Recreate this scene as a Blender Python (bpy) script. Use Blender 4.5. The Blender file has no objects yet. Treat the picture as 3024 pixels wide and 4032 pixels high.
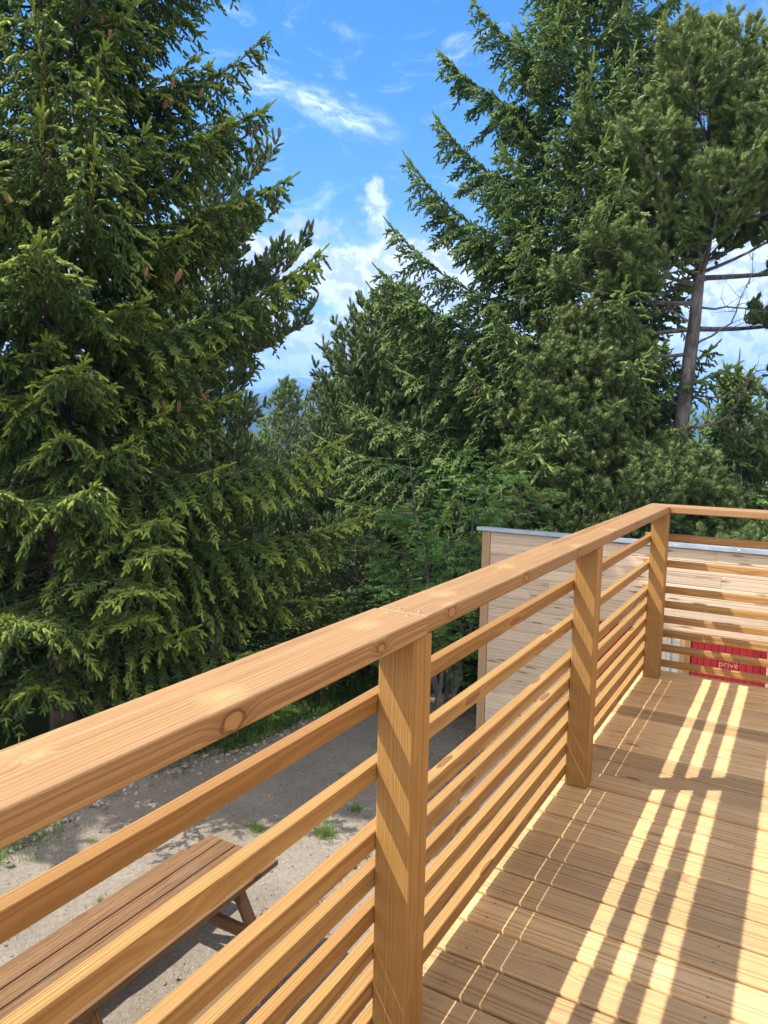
import bpy, bmesh, math, random
import numpy as np
from mathutils import Matrix, Vector
R = math.radians
PI = math.pi
scn = bpy.context.scene
col = scn.collection
random.seed(5)

# ------------------------------------------------------------------ helpers
def nrm(v):
    return v / (np.linalg.norm(v, axis=-1, keepdims=True) + 1e-12)

def tag(o, label=None, cat=None, group=None, kind=None):
    if label: o['label'] = label
    if cat: o['category'] = cat
    if group: o['group'] = group
    if kind: o['kind'] = kind
    return o

def empty(name, loc=(0, 0, 0), label=None, cat=None, group=None, rz=0.0):
    o = bpy.data.objects.new(name, None)
    o.empty_display_size = 0.2
    col.objects.link(o)
    o.location = loc
    o.rotation_euler = (0, 0, rz)
    return tag(o, label, cat, group)

def link(name, me, mat=None, parent=None, loc=None, rot=None):
    o = bpy.data.objects.new(name, me)
    col.objects.link(o)
    if mat is not None and not me.materials: me.materials.append(mat)
    if parent is not None: o.parent = parent
    if loc is not None: o.location = loc
    if rot is not None: o.rotation_euler = rot
    return o

class Acc:
    """collects triangles with a per vertex random value and a 'tip' value"""
    def __init__(s):
        s.V = []; s.F = []; s.A = []; s.B = []; s.n = 0
    def add(s, V, F, a=0.5, b=0.0):
        V = np.asarray(V, float).reshape(-1, 3); F = np.asarray(F, int).reshape(-1, 3)
        s.V.append(V); s.F.append(F + s.n); s.n += len(V)
        s.A.append(np.broadcast_to(np.asarray(a, float), (len(V),)).copy())
        s.B.append(np.broadcast_to(np.asarray(b, float), (len(V),)).copy())
    def build(s, name, mat, parent=None, smooth=False, org=(0, 0, 0)):
        V = np.concatenate(s.V) - np.array(org); F = np.concatenate(s.F)
        me = bpy.data.meshes.new(name)
        me.vertices.add(len(V)); me.vertices.foreach_set('co', V.astype(np.float32).ravel())
        me.loops.add(F.size); me.loops.foreach_set('vertex_index', F.astype(np.int32).ravel())
        me.polygons.add(len(F))
        me.polygons.foreach_set('loop_start', (np.arange(len(F)) * 3).astype(np.int32))
        me.polygons.foreach_set('use_smooth', np.full(len(F), smooth))
        at = me.attributes.new('rnd', 'FLOAT', 'POINT'); at.data.foreach_set('value', np.concatenate(s.A).astype(np.float32))
        at = me.attributes.new('tip', 'FLOAT', 'POINT'); at.data.foreach_set('value', np.concatenate(s.B).astype(np.float32))
        me.update(calc_edges=True)
        return link(name, me, mat, parent)

def inst(acc, T, F, O, D, ln, rad, rng, a=None, b=None, up=None):
    """place template (T,F) at origins O, x axis along D, length ln, cross size rad"""
    n = len(O)
    if n == 0: return
    D = nrm(D)
    U = rng.normal(size=(n, 3)) if up is None else np.broadcast_to(up, (n, 3))
    Y = nrm(np.cross(U, D)); Z = np.cross(D, Y)
    ln = np.broadcast_to(ln, (n,))[:, None, None]; rad = np.broadcast_to(rad, (n,))[:, None, None]
    V = O[:, None, :] + T[None, :, 0:1] * ln * D[:, None, :] + T[None, :, 1:2] * rad * Y[:, None, :] + T[None, :, 2:3] * rad * Z[:, None, :]
    k = len(T)
    FF = (F[None] + (np.arange(n) * k)[:, None, None]).reshape(-1, 3)
    if a is None: a = rng.random(n)
    if b is None: b = np.zeros(n)
    acc.add(V.reshape(-1, 3), FF, np.repeat(a, k), np.repeat(np.broadcast_to(b, (n,)), k))

def tubes(acc, segs, sides=3):
    """segs: list of (A,B,ra,rb)"""
    if not len(segs): return
    A = np.array([s[0] for s in segs]); B = np.array([s[1] for s in segs])
    ra = np.array([s[2] for s in segs]); rb = np.array([s[3] for s in segs])
    D = nrm(B - A)
    ref = np.where(np.abs(D[:, 2:3]) > .9, np.array([[1., 0, 0]]), np.array([[0., 0, 1]]))
    Y = nrm(np.cross(ref, D)); Z = np.cross(D, Y)
    n = len(A); V = np.empty((n, 2 * sides, 3))
    for i in range(sides):
        c, s_ = math.cos(2 * PI * i / sides), math.sin(2 * PI * i / sides)
        V[:, i] = A + (Y * c + Z * s_) * ra[:, None]
        V[:, sides + i] = B + (Y * c + Z * s_) * rb[:, None]
    F = []
    for i in range(sides):
        j = (i + 1) % sides
        F += [[i, j, sides + j], [i, sides + j, sides + i]]
    F = np.array(F)
    FF = (F[None] + (np.arange(n) * 2 * sides)[:, None, None]).reshape(-1, 3)
    acc.add(V.reshape(-1, 3), FF, .5, 0)

def path_tube(acc, pts, rad, sides=10, rng=None, bump=0.0):
    """one connected tapered tube along pts"""
    pts = np.asarray(pts, float); n = len(pts)
    T = nrm(np.gradient(pts, axis=0))
    ref = np.array([1., 0, 0]) if abs(T[0][2]) > .7 else np.array([0., 0, 1])
    V = []
    for i in range(n):
        y = nrm(np.cross(ref, T[i])); z = np.cross(T[i], y)
        for k in range(sides):
            a = 2 * PI * k / sides
            r = rad[i] * (1 + (bump * rng.normal() if rng is not None else 0))
            V.append(pts[i] + (y * math.cos(a) + z * math.sin(a)) * r)
    F = []
    for i in range(n - 1):
        for k in range(sides):
            a = i * sides + k; b = i * sides + (k + 1) % sides
            F += [[a, b, b + sides], [a, b + sides, a + sides]]
    V.append(pts[-1]); c = len(V) - 1
    for k in range(sides): F.append([(n - 1) * sides + k, (n - 1) * sides + (k + 1) % sides, c])
    acc.add(V, F, .5, 0)

# ------------------------------------------------------------------ node helpers
class N:
    def __init__(s, name):
        s.m = bpy.data.materials.new(name); s.m.use_nodes = True
        s.t = s.m.node_tree; s.n = s.t.nodes; s.l = s.t.links
        s.n.clear()
        s.out = s.n.new('ShaderNodeOutputMaterial')
    def node(s, typ, **kw):
        x = s.n.new(typ)
        for k, v in kw.items(): setattr(x, k, v)
        return x
    def put(s, sock, v):
        if hasattr(v, 'is_output') or isinstance(v, bpy.types.NodeSocket): s.l.new(v, sock)
        else: sock.default_value = v
    def math(s, op, a, b=0.0, c=0.0, clamp=False):
        x = s.node('ShaderNodeMath', operation=op, use_clamp=clamp)
        s.put(x.inputs[0], a); s.put(x.inputs[1], b)
        if op in ('MULTIPLY_ADD',): s.put(x.inputs[2], c)
        return x.outputs[0]
    def vmath(s, op, a, b=(0, 0, 0)):
        x = s.node('ShaderNodeVectorMath', operation=op)
        s.put(x.inputs[0], a)
        if op == 'SCALE': s.put(x.inputs[3], b)
        else: s.put(x.inputs[1], b)
        return x.outputs[1] if op == 'LENGTH' else x.outputs[0]
    def noise(s, vec, scale, detail=3, rough=.55, dist=0.0, dim='3D', w=None, col_=False):
        x = s.node('ShaderNodeTexNoise', noise_dimensions=dim)
        if vec is not None and dim != '1D': s.put(x.inputs['Vector'], vec)
        if w is not None: s.put(x.inputs['W'], w)
        x.inputs['Scale'].default_value = scale; x.inputs['Detail'].default_value = detail
        x.inputs['Roughness'].default_value = rough; x.inputs['Distortion'].default_value = dist
        return x.outputs['Color' if col_ else 'Fac']
    def ramp(s, f, stops, interp='LINEAR'):
        x = s.node('ShaderNodeValToRGB'); cr = x.color_ramp; cr.interpolation = interp
        while len(cr.elements) < len(stops): cr.elements.new(.5)
        for e, (p, c) in zip(cr.elements, stops):
            e.position = p; e.color = (c[0], c[1], c[2], 1) if not isinstance(c, (int, float)) else (c, c, c, 1)
        s.put(x.inputs[0], f); return x.outputs[0]
    def mix(s, f, a, b, mode='MIX'):
        x = s.node('ShaderNodeMix', data_type='RGBA', blend_type=mode)
        s.put(x.inputs[0], f)
        for k, v in ((6, a), (7, b)):
            if isinstance(v, tuple) and len(v) == 3: v = (*v, 1)
            s.put(x.inputs[k], v)
        return x.outputs[2]
    def mapr(s, v, a, b, c=0.0, d=1.0, smooth=True):
        x = s.node('ShaderNodeMapRange', interpolation_type='SMOOTHSTEP' if smooth else 'LINEAR')
        s.put(x.inputs[0], v)
        for i, q in enumerate((a, b, c, d)): x.inputs[1 + i].default_value = q
        return x.outputs[0]
    def coord(s, which='Object'):
        return s.node('ShaderNodeTexCoord').outputs[which]
    def mapping(s, v, scale=(1, 1, 1), loc=(0, 0, 0)):
        x = s.node('ShaderNodeMapping'); s.put(x.inputs[0], v)
        x.inputs['Scale'].default_value = scale; x.inputs['Location'].default_value = loc
        return x.outputs[0]
    def sep(s, v):
        x = s.node('ShaderNodeSeparateXYZ'); s.put(x.inputs[0], v); return x.outputs
    def comb(s, a, b, c):
        x = s.node('ShaderNodeCombineXYZ'); s.put(x.inputs[0], a); s.put(x.inputs[1], b); s.put(x.inputs[2], c); return x.outputs[0]
    def attr(s, name):
        return s.node('ShaderNodeAttribute', attribute_name=name).outputs['Fac']
    def bump(s, h, strength=.3, dist=.002):
        x = s.node('ShaderNodeBump'); s.put(x.inputs['Height'], h)
        x.inputs['Strength'].default_value = strength; x.inputs['Distance'].default_value = dist
        return x.outputs[0]
    def bsdf(s, colr, rough=.6, normal=None, spec=.3, **kw):
        x = s.node('ShaderNodeBsdfPrincipled')
        s.put(x.inputs['Base Color'], (*colr, 1) if isinstance(colr, tuple) and len(colr) == 3 else colr)
        s.put(x.inputs['Roughness'], rough)
        x.inputs['Specular IOR Level'].default_value = spec
        if normal is not None: s.put(x.inputs['Normal'], normal)
        for k, v in kw.items(): s.put(x.inputs[k], v)
        return x.outputs[0]
    def done(s, sh):
        s.l.new(sh, s.out.inputs[0]); return s.m

def wood(name, light, mid, dark, knotc, ring=150.0, axis_off=(.045, -.03), knots=True, knot_scale=(2.1, 6.5, 6.5), knot_r=.17,
         vary=.25, fibre=.35, per='object', hue=None, weather=0.0, ringamt=1.0, lighten_knot=False, rough=.55, bumps=.35, contrast=.5, wobble=.02, knot_few=.5, spots=()):
    """boards run along local X"""
    n = N(name)
    co = n.coord('Object')
    if per == 'object':
        rnd = n.node('ShaderNodeObjectInfo').outputs['Random']
    else:
        rnd = n.attr('rnd')
    off = n.comb(n.math('MULTIPLY', rnd, 37.0), n.math('MULTIPLY', rnd, 3.1), n.math('MULTIPLY', rnd, 1.7))
    P = n.vmath('ADD', co, off)
    x, y, z = n.sep(co)
    if per != 'object':
        y = n.math('SUBTRACT', y, n.attr('tip'))      # centre of each board
    # slow wander of the rings along the board
    wob = n.noise(n.mapping(P, (.9, 3, 3)), 1.0, 2)
    wob2 = n.noise(n.mapping(P, (5, 14, 14)), 1.0, 2)
    wv = n.math('ADD', n.math('MULTIPLY', n.math('SUBTRACT', wob, .5), wobble), n.math('MULTIPLY', n.math('SUBTRACT', wob2, .5), .007))
    yo = n.math('ADD', n.math('SUBTRACT', y, n.math('MULTIPLY_ADD', rnd, .05, axis_off[0] - .025)), wv)
    zo = n.math('ADD', n.math('SUBTRACT', z, axis_off[1]), wv)
    r = n.math('SQRT', n.math('ADD', n.math('MULTIPLY', yo, yo), n.math('MULTIPLY', zo, zo)))
    if knots:
        v = n.node('ShaderNodeTexVoronoi', feature='F1', voronoi_dimensions='3D')
        n.put(v.inputs['Vector'], n.mapping(P, knot_scale)); v.inputs['Scale'].default_value = 1.0
        v.inputs['Randomness'].default_value = 1.0
        d = v.outputs['Distance']
        gate = n.math('GREATER_THAN', n.sep(v.outputs['Color'])[0], knot_few)
        d = n.math('ADD', d, n.math('MULTIPLY', n.math('SUBTRACT', 1.0, gate), 3.0))
        pull = n.math('POWER', 2.718, n.math('MULTIPLY', n.math('MULTIPLY', d, d), -28.0))
        r = n.math('MULTIPLY_ADD', pull, .011, r)
    sd = None
    for (px, py, pz, rr) in spots:
        q = n.vmath('LENGTH', n.vmath('MULTIPLY', n.vmath('SUBTRACT', co, (px, py, pz)), (.62 / rr, 1 / rr, 1 / rr)))
        sd = q if sd is None else n.math('MINIMUM', sd, q)
    if sd is not None:
        sd = n.math('MULTIPLY', sd, n.math('MULTIPLY_ADD', n.noise(n.mapping(co, (28, 45, 45)), 1.0, 2), .9, .55))
    if sd is not None:
        r = n.math('MULTIPLY_ADD', n.math('POWER', 2.718, n.math('MULTIPLY', n.math('MULTIPLY', sd, sd), -.30)), .010, r)
    rings = n.noise(None, ring, 2, .6, dim='1D', w=r)
    rings = n.mapr(rings, .5 - .18 / contrast * .5, .5 + .25 * .7)
    fib = n.noise(n.mapping(P, (3.5, 260, 260)), 1.0, 3, .65)
    fib2 = n.noise(n.mapping(P, (14, 620, 620)), 1.0, 2, .6)
    base = n.ramp(n.math('MULTIPLY', rings, ringamt), [(0.0, light), (.55, mid), (1.0, dark)])
    f = n.mapr(n.math('MULTIPLY_ADD', fib2, .4, fib), .45, .95)
    base = n.mix(n.math('MULTIPLY', f, fibre), base, dark)
    patch = n.noise(n.mapping(P, (1.3, 6, 6)), 1.0, 3)
    base = n.mix(n.math('MULTIPLY', n.mapr(patch, .35, .75), .45), base, mid)
    if hue is not None:
        base = n.mix(n.mapr(rnd, .3, 1.0, 0, .75, False), base, n.mix(rings, hue, dark))
    hsv = n.node('ShaderNodeHueSaturation')
    n.put(hsv.inputs['Color'], base)
    n.put(hsv.inputs['Value'], n.math('MULTIPLY_ADD', n.math('FRACT', n.math('MULTIPLY', rnd, 7.31)), vary, 1 - vary / 2))
    base = hsv.outputs[0]
    if weather:
        wn = n.noise(n.mapping(P, (2.2, 9, 9)), 1.0, 4, .6)
        base = n.mix(n.math('MULTIPLY', n.mapr(wn, .48, .72), weather), base, (.30, .27, .23))
    if knots:
        k1 = n.mapr(d, knot_r, knot_r * .72)
        rim = n.math('SUBTRACT', n.mapr(d, knot_r * 1.25, knot_r * .95), n.mapr(d, knot_r * .95, knot_r * .62), clamp=True)
        halo = n.mapr(d, knot_r * 3.2, knot_r * .9)
        base = n.mix(n.math('MULTIPLY', halo, .35), base, (light[0] * 1.05, light[1] * .98, light[2] * .9) if lighten_knot else dark)
        base = n.mix(n.math('MULTIPLY', k1, .8), base, knotc)
        base = n.mix(n.math('MULTIPLY', rim, .7), base, (dark[0] * .35, dark[1] * .3, dark[2] * .25))
    if sd is not None:
        up = n.mapr(z, .012, .018); dn = n.math('SUBTRACT', 1.0, up)
        base = n.mix(n.math('MULTIPLY', n.mapr(sd, 3.4, .8), n.math('MULTIPLY_ADD', up, .05, .45)), base, n.mix(up, dark, (light[0] * 1.12, light[1] * 1.1, light[2] * 1.05)))
        base = n.mix(n.math('MULTIPLY', n.mapr(sd, 1.0, .75), n.math('MULTIPLY_ADD', dn, .45, .25)), base, n.mix(up, knotc, (light[0] * 1.15, light[1] * 1.05, light[2] * .9)))
        base = n.mix(n.math('MULTIPLY', n.math('SUBTRACT', n.mapr(sd, 1.35, 1.1), n.mapr(sd, 1.05, .8), clamp=True), n.math('MULTIPLY_ADD', dn, .55, .12)), base, (.09, .035, .015))
    h = n.math('ADD', n.math('MULTIPLY', f, -.5), n.math('MULTIPLY', rings, -.35))
    return n.done(n.bsdf(base, rough, n.bump(h, bumps, .0012), spec=.35))

def foliage(name, dark, light, tip, trans=.30, rough=.55, spec=.35):
    n = N(name)
    rnd = n.attr('rnd'); tp = n.attr('tip')
    geo = n.node('ShaderNodeNewGeometry').outputs['Position']
    cl = n.noise(geo, 1.3, 2)
    c = n.mix(n.math('MULTIPLY_ADD', rnd, .7, n.mapr(cl, .3, .7, 0, .3)), dark, light)
    c = n.mix(tp, c, tip)
    b = n.bsdf(c, rough, spec=spec)
    tr = n.node('ShaderNodeBsdfTranslucent'); n.put(tr.inputs[0], n.mix(.5, c, (tip[0], tip[1], tip[2] * .5)))
    mx = n.node('ShaderNodeMixShader'); mx.inputs[0].default_value = trans
    n.l.new(b, mx.inputs[1]); n.l.new(tr.outputs[0], mx.inputs[2])
    return n.done(mx.outputs[0])

def bark_mat(name, a, b, c, sc=14.0, lich=(.42, .44, .40)):
    n = N(name); co = n.coord('Object')
    p = n.mapping(co, (1, 1, .35))
    v = n.noise(p, sc, 5, .65, .6); w = n.noise(p, sc * 4, 3, .6)
    cl = n.ramp(v, [(.3, a), (.5, b), (.75, c)])
    li = n.noise(co, 3.1, 4, .7)
    cl = n.mix(n.math('MULTIPLY', n.mapr(li, .56, .68), .6), cl, lich)
    return n.done(n.bsdf(cl, .9, n.bump(n.math('ADD', v, n.math('MULTIPLY', w, .4)), .8, .02), spec=.1))

# ------------------------------------------------------------------ materials
M = {}
M['post'] = wood('post_wood', (.48, .28, .095), (.40, .222, .067), (.29, .145, .039), (.20, .09, .03), ring=330, axis_off=(.16, -.02), fibre=.45, vary=.12, wobble=.015, knot_r=.07, knot_scale=(2.0, 7, 7))
RAILW = dict(light=(.50, .315, .150), mid=(.385, .218, .094), dark=(.20, .092, .038), knotc=(.46, .26, .10), ring=270, axis_off=(.06, -.06), fibre=.55, vary=.10, knot_r=.15, knot_scale=(1.9, 6, 6), lighten_knot=True, contrast=.5, knot_few=.85, ringamt=.78, wobble=.012)
M['rail'] = wood('handrail_wood', **RAILW)
M['rail_near'] = wood('handrail_wood_near', spots=[(.622, -.0697, -.001, .0135), (1.045, -.0697, 0, .0085), (.644, -.030, .0215, .012), (1.105, .003, .0215, .011), (.37, .015, .0215, .007)], **RAILW)
M['rail_mid'] = wood('handrail_wood_mid', spots=[(-1.42, -.0637, .002, .012), (-.904, -.0637, 0, .010), (-.335, -.0637, -.003, .012), (.204, -.0637, 0, .009), (.665, -.0637, -.004, .011),
                     (-.867, .012, .02, .010), (-1.328, .001, .02, .011), (-.308, -.043, .02, .011), (.249, -.032, .02, .010)], **RAILW)
M['slat'] = wood('slat_wood', (.53, .335, .128), (.43, .252, .086), (.30, .155, .047), (.22, .10, .035), ring=300, axis_off=(.09, -.02), fibre=.4, vary=.20, wobble=.02, hue=(.40, .20, .075), knot_r=.13, knot_scale=(2.6, 14, 14), lighten_knot=True)
M['deck'] = wood('deck_wood', (.75, .51, .255), (.66, .425, .195), (.44, .255, .105), (.16, .08, .035), ring=210, axis_off=(.02, -.06), fibre=.5, vary=.55, per='attr', knot_r=.065, knot_few=.3, knot_scale=(2.4, 8, 30), weather=.05)
M['clad'] = wood('larch_cladding', (.76, .62, .46), (.68, .52, .36), (.45, .30, .18), (.17, .08, .04), ring=130, axis_off=(.03, .07), fibre=.25, vary=.26, per='attr', knot_r=.15, knot_scale=(2.3, 17, 5), contrast=.8, knot_few=.2)
M['chalet'] = wood('bounce_wall_planks', (.30, .205, .13), (.24, .16, .10), (.17, .11, .065), (.10, .06, .03), ring=130, fibre=.3, vary=.2, per='attr', knots=False)
M['cladpost'] = wood('larch_trim', (.56, .38, .22), (.47, .30, .16), (.30, .17, .08), (.15, .07, .035), ring=150, fibre=.4, vary=.1, knot_r=.12, knot_scale=(2.2, 10, 10))
M['table'] = wood('table_wood', (.30, .17, .075), (.22, .115, .045), (.10, .048, .02), (.06, .03, .018), ring=170, axis_off=(.02, -.05), fibre=.75, vary=.25, knot_r=.12, knot_scale=(2.2, 9, 9), weather=.12, bumps=.8, rough=.75)
M['jamb'] = wood('door_jamb', (.42, .22, .06), (.34, .16, .04), (.20, .08, .02), (.12, .05, .02), fibre=.3, knots=False)

def red_paint():
    n = N('red_paint'); co = n.coord('Object')
    v = n.noise(n.mapping(co, (60, 60, 3)), 1.0, 3)
    rnd = n.attr('rnd')
    c = n.ramp(n.math('MULTIPLY_ADD', v, .6, n.math('MULTIPLY', rnd, .4)), [(.2, (.22, .010, .012)), (.8, (.34, .018, .020))])
    return n.done(n.bsdf(c, .55, n.bump(v, .2, .002), spec=.3))
M['red'] = red_paint()
def flat(name, c, rough=.6, metal=0.0, spec=.4, var=.15, sc=8.0):
    n = N(name); v = n.noise(n.coord('Object'), sc, 4, .6)
    cc = n.mix(n.mapr(v, .3, .7), tuple(q * (1 - var) for q in c), tuple(min(1, q * (1 + var)) for q in c))
    return n.done(n.bsdf(cc, rough, n.bump(v, .15, .003), spec=spec, Metallic=metal))
M['zinc'] = flat('zinc_sheet', (.46, .53, .60), .5, .6, var=.12, sc=5)
M['zincroof'] = flat('zinc_roof', (.40, .44, .48), .5, .7, var=.1)
M['steel'] = flat('screw_steel', (.75, .76, .76), .3, .9)
M['screw'] = flat('dull_screws', (.22, .19, .16), .6, .3)
M['chalk'] = flat('white_lettering', (.50, .27, .26), .8)
M['concrete'] = flat('concrete', (.46, .45, .43), .85, var=.12, sc=14)
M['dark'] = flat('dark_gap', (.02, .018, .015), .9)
M['cone'] = flat('cone_scales', (.19, .088, .045), .7, var=.35, sc=90)
M['glass'] = flat('pale_door_panel', (.62, .52, .40), .5, var=.05)
M['stonelight'] = flat('stone', (.34, .31, .27), .9, var=.3, sc=30)

M['bark_spruce'] = bark_mat('spruce_bark', (.050, .034, .026), (.11, .078, .060), (.20, .155, .125), lich=(.22, .22, .20))
M['bark_pine'] = bark_mat('pine_bark', (.060, .052, .048), (.155, .135, .122), (.29, .26, .24), 11, lich=(.36, .35, .33))
M['twig'] = bark_mat('twig_bark', (.055, .040, .030), (.10, .078, .060), (.19, .155, .13), 9, lich=(.20, .20, .18))
M['deadtwig'] = bark_mat('dead_twig', (.12, .10, .085), (.20, .17, .15), (.32, .28, .25), 9)
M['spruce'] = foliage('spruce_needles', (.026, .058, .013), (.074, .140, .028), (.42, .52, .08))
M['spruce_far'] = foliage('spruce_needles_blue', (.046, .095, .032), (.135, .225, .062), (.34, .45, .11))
M['pine'] = foliage('pine_needles', (.064, .125, .036), (.150, .230, .062), (.31, .36, .10), trans=.3)
M['pine2'] = foliage('pine_needles_grey', (.064, .118, .046), (.145, .220, .080), (.27, .34, .12), trans=.3)
M['mugo'] = foliage('mountain_pine_needles', (.034, .068, .020), (.085, .140, .038), (.24, .30, .08), trans=.25)
M['elder'] = foliage('elder_leaves', (.085, .20, .045), (.155, .310, .080), (.30, .46, .12), trans=.35, rough=.45)
M['lime'] = foliage('bright_leaves', (.09, .17, .03), (.18, .29, .05), (.30, .40, .09), trans=.4)
M['grass'] = foliage('grass_blades', (.09, .18, .03), (.18, .30, .055), (.32, .38, .12), trans=.4)

# ------------------------------------------------------------------ boards
def box_mesh(name, L, W, H, bev=.004, seg=2):
    """box L along x, W along y, H along z, centred, edges rounded"""
    bm = bmesh.new(); bmesh.ops.create_cube(bm, size=1.0)
    for v in bm.verts: v.co = Vector((v.co.x * L, v.co.y * W, v.co.z * H))
    if bev: bmesh.ops.bevel(bm, geom=list(bm.edges), offset=bev, segments=seg, profile=.5, affect='EDGES')
    me = bpy.data.meshes.new(name); bm.to_mesh(me); bm.free()
    return me

def board(name, A, B, W, H, mat, parent=None, bev=.004, roll=0.0, seg=2):
    """board from A to B; W across (horizontal), H upward"""
    A = Vector(A); B = Vector(B); d = B - A
    me = box_mesh(name, d.length, W, H, bev, seg)
    o = link(name, me, mat, parent)
    X = d.normalized()
    up = Vector((0, 0, 1)) if abs(X.z) < .95 else Vector((0, 1, 0))
    Y = up.cross(X).normalized(); Z = X.cross(Y)
    m = Matrix((X, Y, Z)).transposed().to_4x4()
    m = Matrix.Translation((A + B) / 2) @ m @ Matrix.Rotation(roll, 4, 'X')
    if parent is not None: m = Matrix.Translation(-Vector(parent.location)) @ m
    o.matrix_local = m
    return o

def prism(name, poly, z0, z1, mat, parent=None, bev=.006, origin=(0, 0, 0), rz=0.0):
    """extruded horizontal outline; object origin/rotation given so wood grain runs along local x"""
    bm = bmesh.new()
    ang = -rz; c, s_ = math.cos(ang), math.sin(ang)
    def loc(x, y, z):
        x -= origin[0]; y -= origin[1]
        return (x * c - y * s_, x * s_ + y * c, z - origin[2])
    lo = [bm.verts.new(loc(x, y, z0)) for x, y in poly]
    hi = [bm.verts.new(loc(x, y, z1)) for x, y in poly]
    bm.faces.new(hi); bm.faces.new(lo[::-1]); k = len(poly)
    for i in range(k): bm.faces.new((lo[i], lo[(i + 1) % k], hi[(i + 1) % k], hi[i]))
    bmesh.ops.recalc_face_normals(bm, faces=bm.faces)
    if bev: bmesh.ops.bevel(bm, geom=list(bm.edges), offset=bev, segments=3, profile=.5, affect='EDGES')
    me = bpy.data.meshes.new(name); bm.to_mesh(me); bm.free()
    o = link(name, me, mat, parent, loc=Vector(origin) - (Vector(parent.location) if parent else Vector()), rot=(0, 0, rz))
    return o

# ------------------------------------------------------------------ terrace
terrace = empty('wooden_terrace', (.9, .8, -.15), 'raised deck of grooved brown timber boards running crosswise inside the railing', 'deck')
def deck_boards():
    acc = Acc(); x0, x1 = -.050, 2.88
    ys = [.253 + .148 * k for k in range(-17, 21)]
    rng = np.random.default_rng(3)
    org = np.array([.9, .8, 0.0])
    y_list = [(y + .0055, y + .1425) for y in ys] + [(3.2170, 3.345)]
    for (a, b) in y_list:
        w = b - a; rn = rng.random(); dz = rng.normal() * .0007
        prof = [(a, -.026), (a, -.008), (a + .0012, -.0045), (a + .0035, -.0016), (a + .007, 0.0)]
        ng = 15; pit = (w - .016) / ng
        for i in range(ng):
            u = a + .008 + i * pit
            prof += [(u, 0), (u + pit * .20, -.0007), (u + pit * .40, -.0007), (u + pit * .60, 0)]
        prof += [(b - .007, 0.0), (b - .0035, -.0016), (b - .0012, -.0045), (b, -.008), (b, -.026)]
        n = len(prof); xs = [x0 + rng.normal() * .0012, x1]
        V = [(x, y, z + dz) for x in xs for (y, z) in prof]
        F = []
        for i in range(n - 1): F += [(i, i + n, i + 1), (i + 1, i + n, i + n + 1)]
        F += [(0, n - 1, 2 * n - 1), (0, 2 * n - 1, n)]
        V = np.array(V)
        # end cap fan
        V = np.vstack([V, [x0, (a + b) / 2, -.012]]); c = len(V) - 1
        for i in range(n - 1): F.append((c, i, i + 1))
        F.append((c, n - 1, 0))
        acc.add(V, F, rn, (a + b) / 2 - org[1])
    o = acc.build('deck_boards', M['deck'], terrace, org=org)
    o.location = Vector(org) - Vector(terrace.location)
    return o
deck_boards()
prev = None
simple_under = board('gap_shade_sheet', (1.42, -2.25, -.0295), (1.42, 3.33, -.0295), 2.86, .003, M['dark'], terrace, 0)  # dark sheet put under the boards so their gaps read as shade
for i, x in enumerate([.05, .65, 1.25, 1.85, 2.45, 2.82]):
    board('joist', (x, -2.3, -.112), (x, 3.33, -.112), .045, .16, M['post'], terrace, .003)
board('end_beam', (-.03, 3.360, -.112), (2.88, 3.360, -.112), .026, .17, M['slat'], terrace, .003)
for (x, y) in [(.05, -1.6), (.05, 0.9), (.05, 3.2), (1.6, 3.2), (2.75, 3.2)]:
    board('support_post', (x, y, -2.75), (x, y, -.19), .12, .12, M['post'], terrace, .005)
def screws():
    acc = Acc(); rng = np.random.default_rng(8)
    for k in range(-8, 21):
        y = .253 + .148 * k
        for jx in (.05, .65, 1.25):
            for dy in (.035, .112):
                cx, cy = jx + rng.normal() * .004, y + dy + rng.normal() * .002
                a = np.linspace(0, 2 * PI, 9)[:-1]
                V = np.stack([cx + .0035 * np.cos(a), cy + .0035 * np.sin(a), np.full(8, .0005)], 1)
                V = np.vstack([V, [cx, cy, -.0004]])
                acc.add(V, [(i, (i + 1) % 8, 8) for i in range(8)])
    o = acc.build('deck_screws', M['screw'], terrace, org=(.9, .8, -.15)); o['kind'] = 'stuff'
screws()

# unseen chalet beside the deck, its plank wall added to bounce warm light
chalet = empty('chalet', (5.3, .5, -2.72), 'unseen timber chalet right of the terrace, added for its warm bounce light', 'house')
def bounce_wall():
    acc = Acc(); rg = np.random.default_rng(4); org = np.array([2.9, .5, 0.0]); z = -2.7
    while z < 2.55:
        z1 = z + .145
        pr = [(0.03, z + .001), (0.004, z + .001), (0, z + .005), (0, z1 - .005), (.004, z1 - .001), (.03, z1 - .001)]
        rn = rg.random(); V = []
        for y in (-5.0, 4.6):
            for (d, zz) in pr: V.append((y - org[1], zz, d))
        F = []
        for i in range(5): F += [(i, i + 1, i + 6), (i + 1, i + 7, i + 6)]
        acc.add(V, F, rn, (z + z1) / 2); z = z1
    o = acc.build('wall', M['chalet'], chalet)
    o.matrix_local = Matrix.Translation(Vector(org) - Vector(chalet.location)) @ Matrix(((0, 0, 1, 0), (1, 0, 0, 0), (0, 1, 0, 0), (0, 0, 0, 1)))
bounce_wall()
bm = bmesh.new(); bmesh.ops.create_cube(bm, size=1.0)
for v in bm.verts: v.co = Vector((5.35 + v.co.x * 4.8, -.2 + v.co.y * 9.5, -.1 + v.co.z * 5.2)) - Vector(chalet.location)
me = bpy.data.meshes.new('wall_core'); bm.to_mesh(me); bm.free(); link('wall_core', me, M['cladpost'], chalet)
bm = bmesh.new()
pp = [(2.55, 2.50), (5.35, 3.9), (8.15, 2.50), (8.15, 2.62), (5.35, 4.05), (2.55, 2.62)]
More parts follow.
